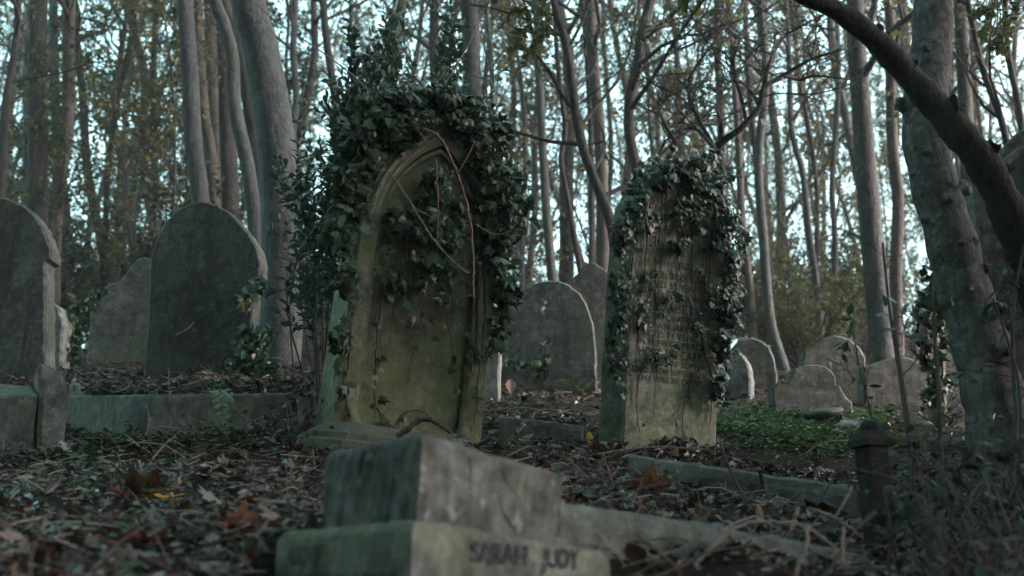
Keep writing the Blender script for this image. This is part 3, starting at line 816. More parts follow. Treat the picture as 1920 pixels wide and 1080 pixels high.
px_tree('trunk behind the fork of the patchy tree', [(1800, 0), (1806, 120), (1812, 240), (1816, 400)], 10, 28, 26, 'bark_grey', 'leaf_yellow')
px_tree('thin diagonal stems rising right of the fork above the tall lettered stone', [(1826, 60), (1846, 140), (1876, 220), (1892, 300), (1898, 420)], 8, 16, 12, 'bark_dark', leafn=1, length=1.6, start=.2)
px_tree('slim straight trunk at the upper right edge', [(1884, 0), (1890, 100), (1912, 210), (1920, 320)], 8.6, 14, 12, 'bark_dark', leafn=1)

rng = np.random.default_rng(44)
# the patchy forked tree on the right, with its dark arching limb
P, r = px_trunk([(1752, -40), (1748, 60), (1740, 150), (1732, 230), (1748, 330), (1780, 440), (1806, 540), (1836, 640), (1862, 740), (1880, 830)], 3.9, 150, 84, above=3.5)
r = np.interp(P[:, 2], [at(0, y, 3.9)[2] for y in (830, 740, 560, 400, 200, 60, -40)], np.array([116, 106, 94, 88, 82, 78, 76]) / F * 3.9 / math.cos(PITCH) / 2)
r = r * np.where(P[:, 2] > at(0, -40, 3.9)[2], .8, 1)
P2 = bez(P, 70); r2 = np.interp(np.linspace(0, 1, 70), np.linspace(0, 1, len(r)), r)
o = P2[0].copy(); root = empty('forked_tree', loc=o, label='big patchy pale-barked tree leaning at the right with a dark limb arching over the graves', cat='tree')
mb = MB(); mb.tube(P2 - o, r2 * (1 + .05 * np.sin(np.arange(70) * 1.3)), 28, True, .004)
def knob(c, d, rad):
    d = np.asarray(d, float) / np.linalg.norm(d)
    k = np.array([0, .25, .55, .8, .95, 1.0]); rr = np.array([1.35, 1.05, .95, .8, .5, .12])
    rad = rad * .72
    w_ = np.cumsum(rng.normal(size=(6, 3)) * rad * .14, axis=0)
    mb.tube(np.asarray(c)[None, :] + d[None, :] * (k[:, None] * rad * 1.5 - rad * .5) + w_, rr * rad * np.array([1.2, 1, .9, 1.05, .85, .6]), 12, True, .16)
for px, py, s, kx in ((1700, 200, .05, -1), (1712, 160, .04, -1), (1820, 372, .062, .8), (1776, 392, .04, -.2), (1770, 300, .034, -.4), (1838, 470, .03, .6), (1852, 520, .035, .8), (1862, 585, .04, .8), (1880, 620, .032, .9), (1800, 480, .025, -.2),
                      (1826, 600, .05, 0), (1812, 560, .03, -.3), (1738, 330, .022, -1), (1754, 420, .02, -1), (1850, 690, .05, .3), (1722, 110, .035, -.6)):
    c = at(px, py, 3.9); k = int(np.argmin(np.abs(P2[:, 2] - c[2]))); c = np.array([P2[k][0], P2[k][1], c[2]])
    dd = np.array([kx, -math.sqrt(max(.05, 1 - kx * kx)), .1]); dd /= np.linalg.norm(dd)
    knob(c - o + dd * r2[k] * .92, dd, s)
mb.build('trunk', M['bark_sycamore'], root)
L = [at(1400, -80, 3.0), at(1490, -18, 3.05), at(1580, 26, 3.12), at(1650, 84, 3.2), at(1718, 158, 3.28), at(1782, 232, 3.3), at(1838, 300, 3.32), at(1884, 384, 3.4), at(1924, 490, 3.5), at(1960, 610, 3.6), at(2000, 780, 3.7)]
L = np.array(L); base = L[-1].copy(); base[2] = gz(base[0], base[1]) - .1; base[0] += .1
L = bez(np.vstack([L, base]), 64)
lr = np.interp(np.linspace(0, 1, 64), [0, .15, .3, .45, .6, .8, 1], np.array([28, 36, 48, 58, 66, 74, 90]) / F * 3.3 / math.cos(PITCH) / 2)
mb = MB(); mb.tube(L - o, lr * (1 + .07 * np.sin(np.arange(64) * 1.1) + .05 * np.sin(np.arange(64) * 2.7)), 24, True, .010)
for px, py, s, dx in ((1862, 280, .035, .9), (1884, 330, .04, .8), (1640, 60, .03, .3), (1700, 118, .025, .5), (1830, 330, .03, -.8), (1800, 178, .04, .8)):
    k = int(np.argmin([math.hypot(*(np.array([(q @ RGT) / (q @ FWD) * F + 960, 540 - (q @ UPV) / (q @ FWD) * F]) - (px, py))) for q in L]))
    dd = np.array([dx, -.3, .4]); dd /= np.linalg.norm(dd); knob(L[k] - o + dd * lr[k] * .85, dd, s)
LPa = L[::-1]
mb.build('limb', M['bark_dark'], root)
mb = MB(); LP, LD = branchwork(mb, P2[35:] - o, r2[35:], .62, 12, 2.4, leafn=3, lsz=.08)
L2 = L[:30][::-1]; a, b = branchwork(mb, L2 - o, lr[:30][::-1], .80, 6, 1.6, leafn=2, lsz=.07, up=1.2)
mb.build('branches', M['bark_dark'], root); crown_mesh(np.vstack([LP, a]), np.vstack([LD, b]), .08, OVAL).build('crown', M['leaf_green'], root)

# dark bare branching tree behind the lettered stone
o = at(1335, 300, 7.2); gb = np.array([o[0] - .05, 7.2, gz(o[0], 7.2) - .1])
P = bez([gb, at(1330, 420, 7.2), at(1334, 300, 7.2), at(1352, 268, 7.1), at(1390, 240, 7.0), at(1424, 200, 6.95), at(1432, 165, 6.9), at(1470, 140, 6.9), at(1520, 112, 6.8), at(1580, 92, 6.7)], 44)
root = empty('bare_tree', loc=gb, label='dark twisting bare tree with diagonal branches rising behind the lettered headstone', cat='tree')
mb = MB(); mb.tube(P - gb, np.linspace(.042, .008, 44), 10, True, .05); mb.build('trunk', M['bark_dark'], root)
mb = MB()
for br in ([(1352, 268), (1352, 230), (1345, 200), (1362, 180)], [(1345, 285), (1300, 240), (1250, 262), (1232, 300)], [(1424, 200), (1408, 172), (1380, 150), (1342, 172)], [(1432, 165), (1442, 120), (1470, 70), (1520, 40), (1560, 20)],
           [(1470, 140), (1500, 150), (1530, 142), (1600, 150)], [(1400, 232), (1392, 190), (1375, 130), (1382, 90), (1420, 20)], [(1345, 288), (1290, 170), (1330, 90), (1400, 0)], [(1268, 270), (1240, 220), (1232, 190)]):
    q = bez([at(x, y, 7.0 + rng.normal() * .15) for x, y in br], 16); mb.tube(q - gb, np.linspace(.018, .005, 16), 6, False, .04)
    branchwork(mb, q - gb, np.linspace(.018, .005, 16), .2, 7, .8, sub=4, twigs=3, rmin=.0035)
mb.build('branches', M['bark_dark'], root)

rng = np.random.default_rng(21)
# ---- background wood: a few kinds of tree, copied
def make_tree(name, h, r0, bark, leaf, nb, length, leafn, lsz, wob, start=.25, sub=4, twigs=3, up=.8, fork=False):
    m = 18; z = np.linspace(-.25, h, m)
    ph = rng.random(4) * 6.28
    P = np.stack([wob * np.sin(z * .55 + ph[0]) + .4 * wob * np.sin(z * 1.5 + ph[1]), wob * np.sin(z * .5 + ph[2]), z], 1); P[:, :2] -= P[1, :2]
    r = r0 * (1 - .75 * np.linspace(0, 1, m)) * (1 + .4 * np.exp(-np.linspace(0, h, m) / .25))
    root = empty(name, label='', cat='tree')
    mb = MB(); mb.tube(P, r, 9, True, .03)
    mb.build('trunk', M[bark], root)
    mb = MB(); LP, LD = branchwork(mb, P, r, start, nb, length, leafn=leafn, lsz=lsz, sub=sub, twigs=twigs, up=up)
    mb.build('limbs', M[bark], root)
    crown_mesh(LP, LD, lsz).build('crown', M[leaf], root)
    return root
KINDS = [
    (make_tree('slender_tree', 17, .105, 'bark_grey', 'leaf_green', 30, 2.6, 4, .085, .22), 'slender grey-barked tree with sparse green leaves in the blurred wood beyond the graves', 'slender grey trees in the wood'),
    (make_tree('slender_tree', 15, .082, 'bark_brown', 'leaf_yellow', 30, 2.2, 5, .085, .3), 'slender brown-barked tree with sparse yellow leaves in the blurred wood beyond the graves', 'slender yellowing trees in the wood'),
    (make_tree('slender_tree', 19, .135, 'bark_smooth', 'leaf_green', 28, 3.2, 4, .09, .15), 'tall smooth pale-barked tree in the blurred wood beyond the graves', 'tall pale trees in the wood'),
    (make_tree('slender_tree', 14, .07, 'bark_dark', 'leaf_dark', 34, 1.9, 6, .085, .38), 'thin dark wavering tree with dark leaves in the blurred wood beyond the graves', 'thin dark trees in the wood'),
    (make_tree('slender_tree', 16, .095, 'bark_grey', 'leaf_yellow', 30, 2.6, 5, .085, .25, .15), 'slender grey-barked tree with yellowing leaves in the blurred wood beyond the graves', 'slender grey yellowing trees in the wood'),
]
POLE = [(make_tree('slender_tree', 13, .05, 'bark_dark', 'leaf_green', 22, 1.5, 3, .075, .12, .4, 4, 3, .9), 'thin straight dark pole of a tree in the blurred wood beyond the graves', 'thin dark pole trees in the wood'), (make_tree('slender_tree', 12, .045, 'bark_grey', 'leaf_yellow', 22, 1.5, 3, .07, .18, .4, 4, 3, .9), 'thin straight grey pole of a tree in the blurred wood beyond the graves', 'thin grey pole trees in the wood')]
SAP = [
    (make_tree('sapling', 6.5, .03, 'bark_grey', 'leaf_yellow', 40, 1.4, 6, .07, .3, .10, 4, 3, .8), 'thin leafy sapling with yellow leaves among the blurred trunks', 'yellow saplings among the trunks'),
    (make_tree('sapling', 5.5, .028, 'bark_dark', 'leaf_green', 40, 1.5, 7, .07, .35, .08, 4, 3, .7), 'thin leafy sapling with green leaves among the blurred trunks', 'green saplings among the trunks'),
    (make_tree('sapling', 7.5, .035, 'bark_brown', 'leaf_green', 40, 1.7, 5, .06, .4, .10, 4, 3, .8), 'thin brown-stemmed sapling with few green leaves among the blurred trunks', 'sparse saplings among the trunks'),
]
def make_bush(h, w, leaf, nleaf, lsz):
    root = empty('woodland_bush', cat='bush')
    mb = MB(); A = []; B = []
    for k in range(16):
        az = rng.random() * 6.28; d = np.array([math.cos(az) * w * .5 * rng.random(), math.sin(az) * w * .5 * rng.random(), h * (.5 + .5 * rng.random())])
        q = bez([np.array([0, 0, -.1]), d * .45 + rng.normal(size=3) * .1, d], 9); mb.tube(q, np.linspace(.02, .005, 9), 5, False)
        a, b = branchwork(mb, q, np.linspace(.02, .006, 9), .2, 6, h * .3, sub=3, twigs=2, leafn=nleaf, lsz=lsz * 1.4)
        A.append(a); B.append(b)
    mb.build('stems', M['bark_dark'], root)
    crown_mesh(np.vstack(A), np.vstack(B), lsz).build('foliage', M[leaf], root)
    return root
BUSH = [
    (make_bush(2.6, 2.4, 'leaf_dark', 9, .075), 'dark evergreen bush under the trees beyond the graves', 'dark bushes under the trees'),
    (make_bush(1.8, 2.6, 'leaf_green', 8, .07), 'low green bush under the trees beyond the graves', 'green bushes under the trees'),
]
rng = np.random.default_rng(33)
used = set()
def put(kind, x, y, sc, rot, first):
    proto, label, group = kind
    o = proto if id(proto) not in used else copy_tree(proto)
    used.add(id(proto))
    o.location = (x, y, gz(x, y)); o.rotation_euler = (rng.normal() * .03, rng.normal() * .03, rot); o.scale = (sc,) * 3
    o['label'] = label; o['group'] = group
    return o
def strew(kinds, count, d0, d1, smin, smax, x0=-260, x1=2180, probs=None, power=1.0):
    for k in range(count):
        d = d0 + (d1 - d0) * rng.random() ** power
        px = x0 + (x1 - x0) * (k * .61803 % 1.0)
        x = (px - 960) / F * d * 1.02
        i = rng.choice(len(kinds), p=probs)
        put(kinds[i], x, d + rng.normal() * .3, smin + (smax - smin) * rng.random(), rng.random() * 6.28, k)
strew(KINDS, 40, 14, 26, .75, 1.1, probs=[.28, .2, .14, .2, .18])
strew(KINDS, 46, 26, 55, .8, 1.15, probs=[.28, .22, .16, .12, .22])
strew(KINDS, 46, 55, 105, .8, 1.15, probs=[.25, .25, .2, .08, .22])
strew(POLE, 22, 11.5, 20, .8, 1.1)
strew(POLE, 26, 20, 40, .9, 1.4)
strew(SAP, 30, 10.5, 20, .7, 1.1)
strew(SAP, 40, 20, 52, .8, 1.4)
DARK = (make_tree('sapling', 6.5, .03, 'bark_dark', 'leaf_dark', 42, 1.5, 8, .075, .35, .08, 4, 3, .7), 'thin dark-leaved sapling among the trunks left of the arched headstone', 'dark saplings at left')
strew([DARK], 5, 14, 22, .7, 1.0, x0=-150, x1=560)
strew(BUSH, 12, 11, 18, .7, 1.0, x0=-200, x1=560, probs=[.7, .3])
strew(BUSH, 6, 12, 22, .6, .9, x0=1480, x1=1760, probs=[.7, .3])
strew(BUSH, 60, 22, 60, .8, 1.5, probs=[.5, .5])
# unseen trees and bushes added beside and behind the camera to block light
LOW = (make_tree('added_shade_tree', 13, .2, 'bark_grey', 'leaf_dark', 56, 4.8, 13, .20, .2, .12, 4, 3, .45), 'broad leafy tree with low limbs growing behind the camera outside the picture', 'broad low-limbed trees behind the camera')  # low limbs added to cut the light reaching the foreground
HIGH = (make_tree('added_shade_tree', 14, .2, 'bark_grey', 'leaf_dark', 44, 4.4, 12, .20, .2, .45, 4, 3, .6), 'broad leafy tree whose high crown shades the graves from outside the picture', 'broad high-crowned trees around the clearing')  # crown added out of view to shade the graves from above
rng = np.random.default_rng(55)
def verts_of(proto):
    out = []
    for ch in proto.children:
        V = np.empty(len(ch.data.vertices) * 3, np.float32); ch.data.vertices.foreach_get('co', V); out.append(V.reshape(-1, 3)[::2])
    return np.concatenate(out)
def put_outside(kind, x, y, s):
    """an unseen plant added to block light, turned and moved until none of it hangs into the view"""
    V = verts_of(kind[0]) * s
    for k in range(40):
        rot = rng.random() * 6.28; c, sn = math.cos(rot), math.sin(rot)
        W = np.stack([V[:, 0] * c - V[:, 1] * sn + x, V[:, 0] * sn + V[:, 1] * c + y, V[:, 2] + gz(x, y)], 1)
        t = W @ FWD; u = (W @ RGT) / t * F; v = (W @ UPV) / t * F
        if not ((t > .05) & (np.abs(u) < 990) & (np.abs(v) < 570)).any(): break
        L = math.hypot(x, y) + 1e-6
        if k % 3 == 2: x, y = x + (.4 * np.sign(x) if abs(x) > .5 else 0), y - .25
    else: return
    o = put(kind, x, y, s, rot, 0); o.rotation_euler = (0, 0, rot)
for x, y in ((0, -5.6), (-6, -4.5), (2, -9), (-3, -9), (-2.4, -5), (-9, -5), (-6.5, -8.5), (6.4, 1.4), (7.0, 3.6), (-4.8, -.2), (-6.6, 2.6), (-5.8, -1.8)):
    put_outside(LOW, x, y, .9 + .25 * rng.random())
for x, y in ((3.9, -1.2), (-3.9, -.8), (6.0, 2.2), (-5.6, 2.6), (9, -1), (-8.5, 1), (-9.5, 5.5), (12, 1.5), (5.2, .3), (-5.4, .4), (13.5, -1.5)):
    put_outside(HIGH, x, y, .95 + .25 * rng.random())
SIDE = (make_bush(2.6, 2.2, 'leaf_dark', 12, .09), 'dense dark bush beside the path just outside the right of the picture', 'dark bushes right of the camera')  # unseen bush added to keep side light off the thicket and trunk
for x, y, s in ((3.0, 2.6, .9), (3.9, 4.1, .8)):
    put_outside(SIDE, x, y, s)
rng = np.random.default_rng(66)

# ------------------------------------------------------------------ ivy and shrubs
HEART = oval_leaf(.42)
def ivy(root_M, label, blobs, vines, yface, scale, lsz, mat, name='ivy', dens=1.0):
    """leaf clumps and clinging stems on a stone, given over the plane of its face"""
    root = empty(name, M=root_M, label=label, cat='ivy')
    mb = MB(); vb = MB()
    for bl in blobs:
        px, py, rx, ry, n = bl[:5]; n = int(n * dens); deep = bl[5] if len(bl) > 5 else 0
        u = rng.normal(size=(n, 2)) * .55
        cx, cz = on_plane(root_M, px, py, yface); sx = rx * scale; sz = ry * scale
        # uneven outline: sub-clumps
        k = max(2, n // 14); cc = rng.normal(size=(k, 2)) * .6; u = (cc[rng.integers(0, k, n)] + rng.normal(size=(n, 2)) * .28) * .72
        Pq = np.stack([cx + u[:, 0] * sx, yface - .015 - np.abs(rng.normal(size=n)) * (.05 + .03 * (deep > 0)) + deep * rng.random(n), cz + u[:, 1] * sz], 1)
        D = np.stack([rng.normal(size=n) * .7 + u[:, 0] * .5, -.25 - .35 * rng.random(n), -.9 + rng.normal(size=n) * .6], 1)
        if deep: D[:, 2] += .5 * rng.random(n); D[:, 1] += rng.normal(size=n) * .6
        N = np.stack([rng.normal(size=n) * .5, -np.ones(n) + rng.normal(size=n) * .3, .55 + rng.normal(size=n) * .4], 1)
        q3 = int(n * .68); sz = lsz * (.4 + .95 * rng.random(n) ** 1.3)
        leaves(mb, Pq[:q3], D[:q3], N[:q3], sz[:q3], IVY, .22); leaves(mb, Pq[q3:], D[q3:], N[q3:], sz[q3:] * .95, HEART, .2)
        for q in range(max(1, n // 30)):
            a = Pq[rng.integers(n)]; b = Pq[rng.integers(n)]
            vb.tube(bez([a, (a + b) / 2 + rng.normal(size=3) * .02 - np.array([0, .01, .03]), b], 7), [.0035] * 7, 4, False)
    for v in vines:
        pts = []
        for px, py in v[0]:
            x, z = on_plane(root_M, px, py, yface); pts.append((x, yface - .008, z))
        q = bez(pts, max(10, 5 * len(pts))); m = len(q)
        q[:, 0] += np.cumsum(rng.normal(size=m) * .0022); q[:, 1] -= .004 * np.abs(np.sin(np.arange(m) * .9))
        vb.tube(q, np.linspace(v[1], v[1] * .4, m) * (1 + .25 * rng.normal(size=m)).clip(.6, 1.5), 6, False)
        for k in range(int(m * v[3] if len(v) > 3 else m * .5)):          # side rootlets
            i0 = rng.integers(m); d = np.array([rng.normal() * .02, 0, -.03 - .04 * rng.random()])
            vb.tube([q[i0], q[i0] + d * .6 + np.array([rng.normal() * .006, 0, 0]), q[i0] + d], [v[1] * .4, v[1] * .3, .001], 4, False)
        n = int(v[2])
        if n:
            i = rng.integers(0, m, n); Pq = q[i] + np.stack([rng.normal(size=n) * .012, -.012 - .02 * rng.random(n), rng.normal(size=n) * .012], 1)
            D = np.stack([rng.normal(size=n) * .9, -.3 * np.ones(n), -.6 + rng.normal(size=n) * .6], 1)
            N = np.stack([rng.normal(size=n) * .4, -np.ones(n), .5 + rng.normal(size=n) * .3], 1)
            leaves(mb, Pq, D, N, lsz * (.5 + .6 * rng.random(n)), IVY)
    if vb.n: vb.build('vines', M['vine'], root)
    mb.build('foliage', M[mat], root)
    return root

sc = 4.65 / F
BL = [(765, 250, 22, 16, 70, .06), (738, 268, 16, 20, 60, .15), (720, 240, 26, 30, 130, .3), (690, 300, 18, 40, 110, .3), (675, 380, 12, 40, 80, .25), (700, 218, 30, 30, 150, .25), (752, 198, 46, 26, 300, .25), (815, 192, 48, 22, 320, .25), (872, 212, 40, 30, 320, .25), (915, 262, 32, 42, 270, .22),
      (940, 330, 28, 50, 250, .18), (938, 400, 36, 50, 270, .1), (930, 470, 26, 55, 190, .1), (962, 385, 22, 26, 70, .1), (940, 545, 18, 36, 80, .1), (930, 600, 10, 50, 30, .05),
      (890, 285, 32, 34, 180), (908, 370, 22, 60, 190), (862, 246, 32, 12, 70), (775, 232, 36, 10, 60), (728, 238, 20, 12, 40),
      (812, 375, 34, 40, 110), (780, 425, 30, 36, 90), (818, 440, 34, 44, 90), (740, 405, 16, 26, 24), (795, 492, 42, 20, 60), (762, 528, 40, 16, 30), (856, 410, 20, 50, 46), (815, 335, 30, 18, 24),
      (672, 265, 22, 34, 130, .2), (650, 330, 20, 46, 110, .2), (636, 430, 18, 50, 80, .2), (640, 520, 20, 40, 60, .1), (628, 650, 16, 40, 22), (640, 705, 14, 34, 14)]
VN = [([(655, 470), (662, 560), (648, 640), (640, 700), (650, 770), (668, 815)], .010, 5), ([(668, 540), (655, 640), (648, 720), (652, 790)], .006, 2), ([(720, 500), (716, 560), (708, 640), (706, 710), (708, 765)], .008, 7),
      ([(714, 520), (700, 600), (708, 680)], .004, 2), ([(790, 470), (796, 540), (792, 600), (800, 640)], .004, 4), ([(806, 520), (804, 575), (812, 612)], .003, 2), ([(830, 480), (842, 560), (838, 600), (850, 660), (856, 730)], .005, 5),
      ([(770, 500), (762, 560), (756, 600)], .003, 1), ([(775, 660), (766, 690), (758, 720)], .003, 0), ([(885, 500), (888, 560), (880, 640), (884, 700)], .007, 4), ([(900, 480), (896, 560), (890, 640), (872, 760)], .008, 5),
      ([(908, 520), (905, 600), (892, 700), (884, 790)], .006, 3), ([(740, 480), (742, 540)], .004, 1), ([(846, 540), (850, 600)], .003, 0), ([(708, 765), (722, 790), (738, 800), (752, 812)], .005, 1), ([(740, 800), (756, 776), (786, 770), (800, 778)], .005, 1),
      ([(716, 775), (728, 800), (726, 822)], .005, 0), ([(700, 640), (715, 660), (705, 690)], .003, 1)]
for k in range(16):
    x0 = 712 + 165 * (k + rng.random()) / 16; y0 = 400 + 90 * rng.random(); y1 = y0 + 60 + 170 * rng.random(); x1 = x0 - (y1 - y0) * .1 + rng.normal() * 8
    VN.append(([(x0, y0), (x0 - 4 + rng.normal() * 5, y0 + (y1 - y0) * .4), (x1 + rng.normal() * 5, y1)], .002 + .002 * rng.random(), rng.integers(1, 7), .25))
ivy(MAIN, 'dark ivy crowning and hanging down the tall arched headstone', BL, VN, Y0 - .005, sc, .053, 'ivy', dens=2.1)

s2c = 5.0 / F
BL2 = [(1240, 352, 30, 18, 90), (1285, 350, 34, 18, 120), (1320, 372, 22, 26, 120), (1265, 328, 50, 16, 160, .1), (1248, 312, 42, 18, 260, .2), (1300, 310, 40, 18, 290, .2), (1218, 342, 28, 22, 210, .2), (1335, 342, 22, 30, 240, .2), (1290, 336, 46, 12, 170), (1186, 385, 18, 34, 160), (1178, 430, 16, 40, 120),
       (1350, 420, 16, 50, 230), (1356, 500, 15, 55, 230), (1352, 590, 14, 55, 210), (1344, 660, 13, 46, 160), (1334, 725, 11, 34, 90), (1332, 440, 12, 60, 90), (1375, 480, 8, 60, 60), (1370, 580, 7, 50, 40),
       (1156, 450, 12, 50, 140), (1148, 540, 12, 50, 130), (1144, 630, 11, 50, 100), (1146, 700, 9, 36, 50), (1262, 470, 18, 28, 60), (1262, 415, 14, 14, 22), (1300, 440, 16, 40, 40), (1215, 440, 12, 40, 30), (1248, 560, 8, 30, 14), (1200, 600, 10, 50, 24), (1300, 620, 8, 40, 16), (1228, 676, 18, 20, 36), (1218, 520, 10, 20, 16), (1290, 392, 34, 12, 30), (1236, 590, 8, 10, 7), (1328, 560, 9, 60, 36)]
VN2 = []
for k in range(21):
    x0 = 1185 + 165 * (k + rng.random()) / 21; y0 = 350 + 60 * rng.random(); y1 = 560 + 220 * rng.random()
    x1 = x0 - (y1 - y0) * .07 + rng.normal() * 10
    VN2.append(([(x0, y0), (x0 + rng.normal() * 6 - 5, y0 + (y1 - y0) * .35), (x1 + rng.normal() * 6 + 4, y0 + (y1 - y0) * .7), (x1, y1)], .0018 + .0024 * rng.random(), rng.integers(0, 6), .2))
VN2 += [([(1340, 380), (1322, 520), (1318, 640), (1336, 720), (1330, 790)], .007, 8), ([(1196, 400), (1180, 540), (1172, 660), (1165, 760)], .006, 8), ([(1300, 700), (1278, 770), (1276, 830)], .004, 1), ([(1310, 690), (1290, 740), (1262, 790)], .003, 1), ([(1205, 680), (1192, 740), (1190, 800)], .004, 2)]
ivy(STM, 'dense ivy with thin hanging stems over the top and sides of the lettered headstone', BL2, VN2, -.006, s2c, .042, 'ivy_stone', dens=1.2)

def stone_ivy(label, depth, blobs, vines, lsz=.06, yaw=0):
    c = at(blobs[0][0], blobs[0][1], depth); Mx = place((c[0], depth, gz(c[0], depth)), yaw)
    return ivy(Mx, label, blobs, vines, 0, depth / F, lsz, 'ivy')
stone_ivy('ivy climbing the lower right edge of the large dark headstone', 6.45, [(480, 570, 16, 40, 50), (462, 640, 24, 40, 70), (490, 690, 40, 24, 110), (450, 690, 20, 20, 40), (500, 620, 14, 30, 30)], [([(478, 560), (470, 640), (466, 720)], .006, 4)], .07)
stone_ivy('dark ivy heap in the gap between the leftmost headstone and the mottled one', 7.0, [(140, 600, 18, 40, 90), (145, 660, 22, 40, 110), (130, 700, 20, 20, 60), (172, 560, 24, 20, 40)], [([(140, 560), (142, 640), (138, 720)], .008, 6)], .07)
stone_ivy('thin ivy runner climbing the middle of the grey round-arched headstone', 7.74, [(1018, 690, 26, 16, 40), (1020, 640, 10, 40, 22), (960, 690, 20, 14, 24)], [([(1020, 720), (1024, 650), (1016, 590), (1022, 550)], .006, 10), ([(1008, 720), (1014, 660), (1010, 620)], .004, 4)], .06)
stone_ivy('ivy hanging on the narrow stone pillar beside the forked tree', 5.75, [(1752, 520, 20, 40, 130), (1735, 590, 22, 50, 120), (1742, 660, 24, 40, 130), (1775, 560, 16, 60, 120), (1720, 640, 10, 30, 30), (1760, 720, 20, 30, 60)], [([(1752, 480), (1745, 600), (1750, 740)], .008, 8), ([(1770, 480), (1764, 620), (1768, 760)], .006, 6)], .062)

rng = np.random.default_rng(77)
# leafy shrub standing behind the arched headstone
def stem_shrub(label, name, stems, leafmat, lsz, gap, r0, tmpl=OVAL, side=3, cat='shrub', stem_mat='twig_dark', o=None, bare=.2, droop=0.0):
    o = np.asarray(o, float) if o is not None else np.asarray(stems[0][0], float)
    root = empty(name, loc=o, label=label, cat=cat)
    sb = MB(); lb = MB()
    def run(q, r, sidegen, b0):
        m = len(q); sb.tube(q - o, np.linspace(r, r * .35, m), 5, False)
        L = np.linalg.norm(np.diff(q, axis=0), axis=1).sum(); k = max(2, int(L * (1 - b0) / gap))
        f = b0 + (1 - b0) * (np.arange(k) + .5) / k; idx = f * (m - 1); ii = idx.astype(int).clip(0, m - 2); t = (idx - ii)[:, None]
        Pp = q[ii] * (1 - t) + q[ii + 1] * t; T = q[ii + 1] - q[ii]; T /= np.linalg.norm(T, axis=1)[:, None] + 1e-9
        az = np.arange(k) * 1.57 + rng.random() * 6 + rng.normal(size=k) * .3
        A = np.cross(T, np.array([.3, .2, .9])); A /= np.linalg.norm(A, axis=1)[:, None] + 1e-9; B = np.cross(T, A)
        for s in (0, math.pi):
            rad = np.cos(az + s)[:, None] * A + np.sin(az + s)[:, None] * B
            D = rad * .85 + T * .65 + rng.normal(size=(k, 3)) * .18 - np.array([0, 0, droop])
            N = T * .9 - rad * .5 + rng.normal(size=(k, 3)) * .2
            leaves(lb, Pp - o, D, N, lsz * (.55 + .55 * rng.random(k)) * (1.1 - .35 * f), tmpl)
        leaves(lb, (q[-1] - o)[None], (q[-1] - q[-2])[None], rdir(1), lsz * .7, tmpl)
        if sidegen:
            for c in range(side):
                i0 = int(m * (.3 + .6 * rng.random())); d = (q[min(m - 1, i0 + 1)] - q[i0 - 1]); d /= np.linalg.norm(d)
                d = d * .7 + rng.normal(size=3) * np.array([.6, .5, .35]); d /= np.linalg.norm(d); l = min(.28, L * (.10 + .15 * rng.random()))
                run(bez([q[i0], q[i0] + d * l * .5 + rng.normal(size=3) * .02, q[i0] + (d + np.array([0, 0, .3])) * l], 8), r * .5, False, .15)
    for s in stems: run(bez(s, 14), r0, True, bare)
    sb.build('stems', M[stem_mat], root); lb.build('foliage', M[leafmat], root)
    return root
tips = [(725, 25), (742, 70), (662, 62), (690, 100), (705, 125), (742, 130), (655, 130), (640, 165), (672, 170), (712, 170), (625, 205), (655, 215), (600, 270), (582, 310), (620, 265), (575, 350), (570, 400), (560, 260), (590, 380), (612, 340), (575, 450),
        (568, 500), (600, 440), (640, 300), (645, 250), (690, 210), (846, 8), (838, 60), (858, 190), (622, 400), (632, 360), (730, 160), (680, 140), (910, 205), (560, 330)]
ST = []
gb = at(655, 720, 5.5); 
for tx, ty in tips:
    d = 5.35 + .25 * rng.normal() if tx < 800 else 5.15
    e = at(tx, ty, max(5.05, d)); bx = gb[0] + (e[0] - gb[0]) * .35 + rng.normal() * .08
    b = np.array([bx, 5.45 + rng.normal() * .12, gz(bx, 5.45) - .03])
    ST.append([b, b * .55 + e * .45 + np.array([(e[0] - gb[0]) * .12 + rng.normal() * .05, 0, .1]), b * .2 + e * .8 + rng.normal(size=3) * .03, e])
for tx, ty in [(725, 25), (735, 50), (664, 64), (692, 100), (700, 130), (745, 110), (652, 120), (640, 165), (676, 150), (715, 165), (655, 190), (690, 190), (728, 90), (846, 8), (842, 40), (850, 100), (680, 215), (625, 220)]:
    e = at(tx, ty, 5.02 + .08 * rng.random()); b = at(tx + (20 if tx < 700 else -12) + 8 * rng.normal(), ty + 210, 5.15)
    ST.append([b, b * .5 + e * .5 + rng.normal(size=3) * .02, e])
stem_shrub('tall glossy-leaved shrub with upright shoots behind the left of the arched headstone', 'glossy_shrub', ST, 'privet', .074, .042, .006, side=4, o=(gb[0], 5.45, gz(gb[0], 5.45)), bare=.25)
sp = []
for tip, mid in (((985, 118), (1008, 50)), ((965, 20), (1000, 0)), ((952, 90), (990, 48)), ((1002, 95), (1015, 40)), ((975, 60), (1005, 20)), ((1028, 60), (1030, 20)), ((1012, 20), (1025, 0))):
    sp.append([at(1050, -260, 4.7), at(1042, -120, 4.65), at(*mid, 4.6), at(*tip, 4.55 + rng.normal() * .05)])
stem_shrub('leafy twig hanging into the top of the picture right of the pole-like trunk', 'hanging_branch', sp, 'leaf_green', .075, .05, .005, side=1, cat='branch', bare=.72, droop=.4)
sp = []
for tip, mid in (((1842, 75), (1850, 30)), ((1868, 92), (1870, 40)), ((1890, 60), (1880, 20)), ((1858, 30), (1862, 0)), ((1905, 20), (1890, -10)), ((1832, 30), (1846, 0)), ((1880, 95), (1876, 50))):
    sp.append([at(1880, -240, 4.6), at(1874, -120, 4.6), at(*mid, 4.5), at(*tip, 4.45 + rng.normal() * .05)])
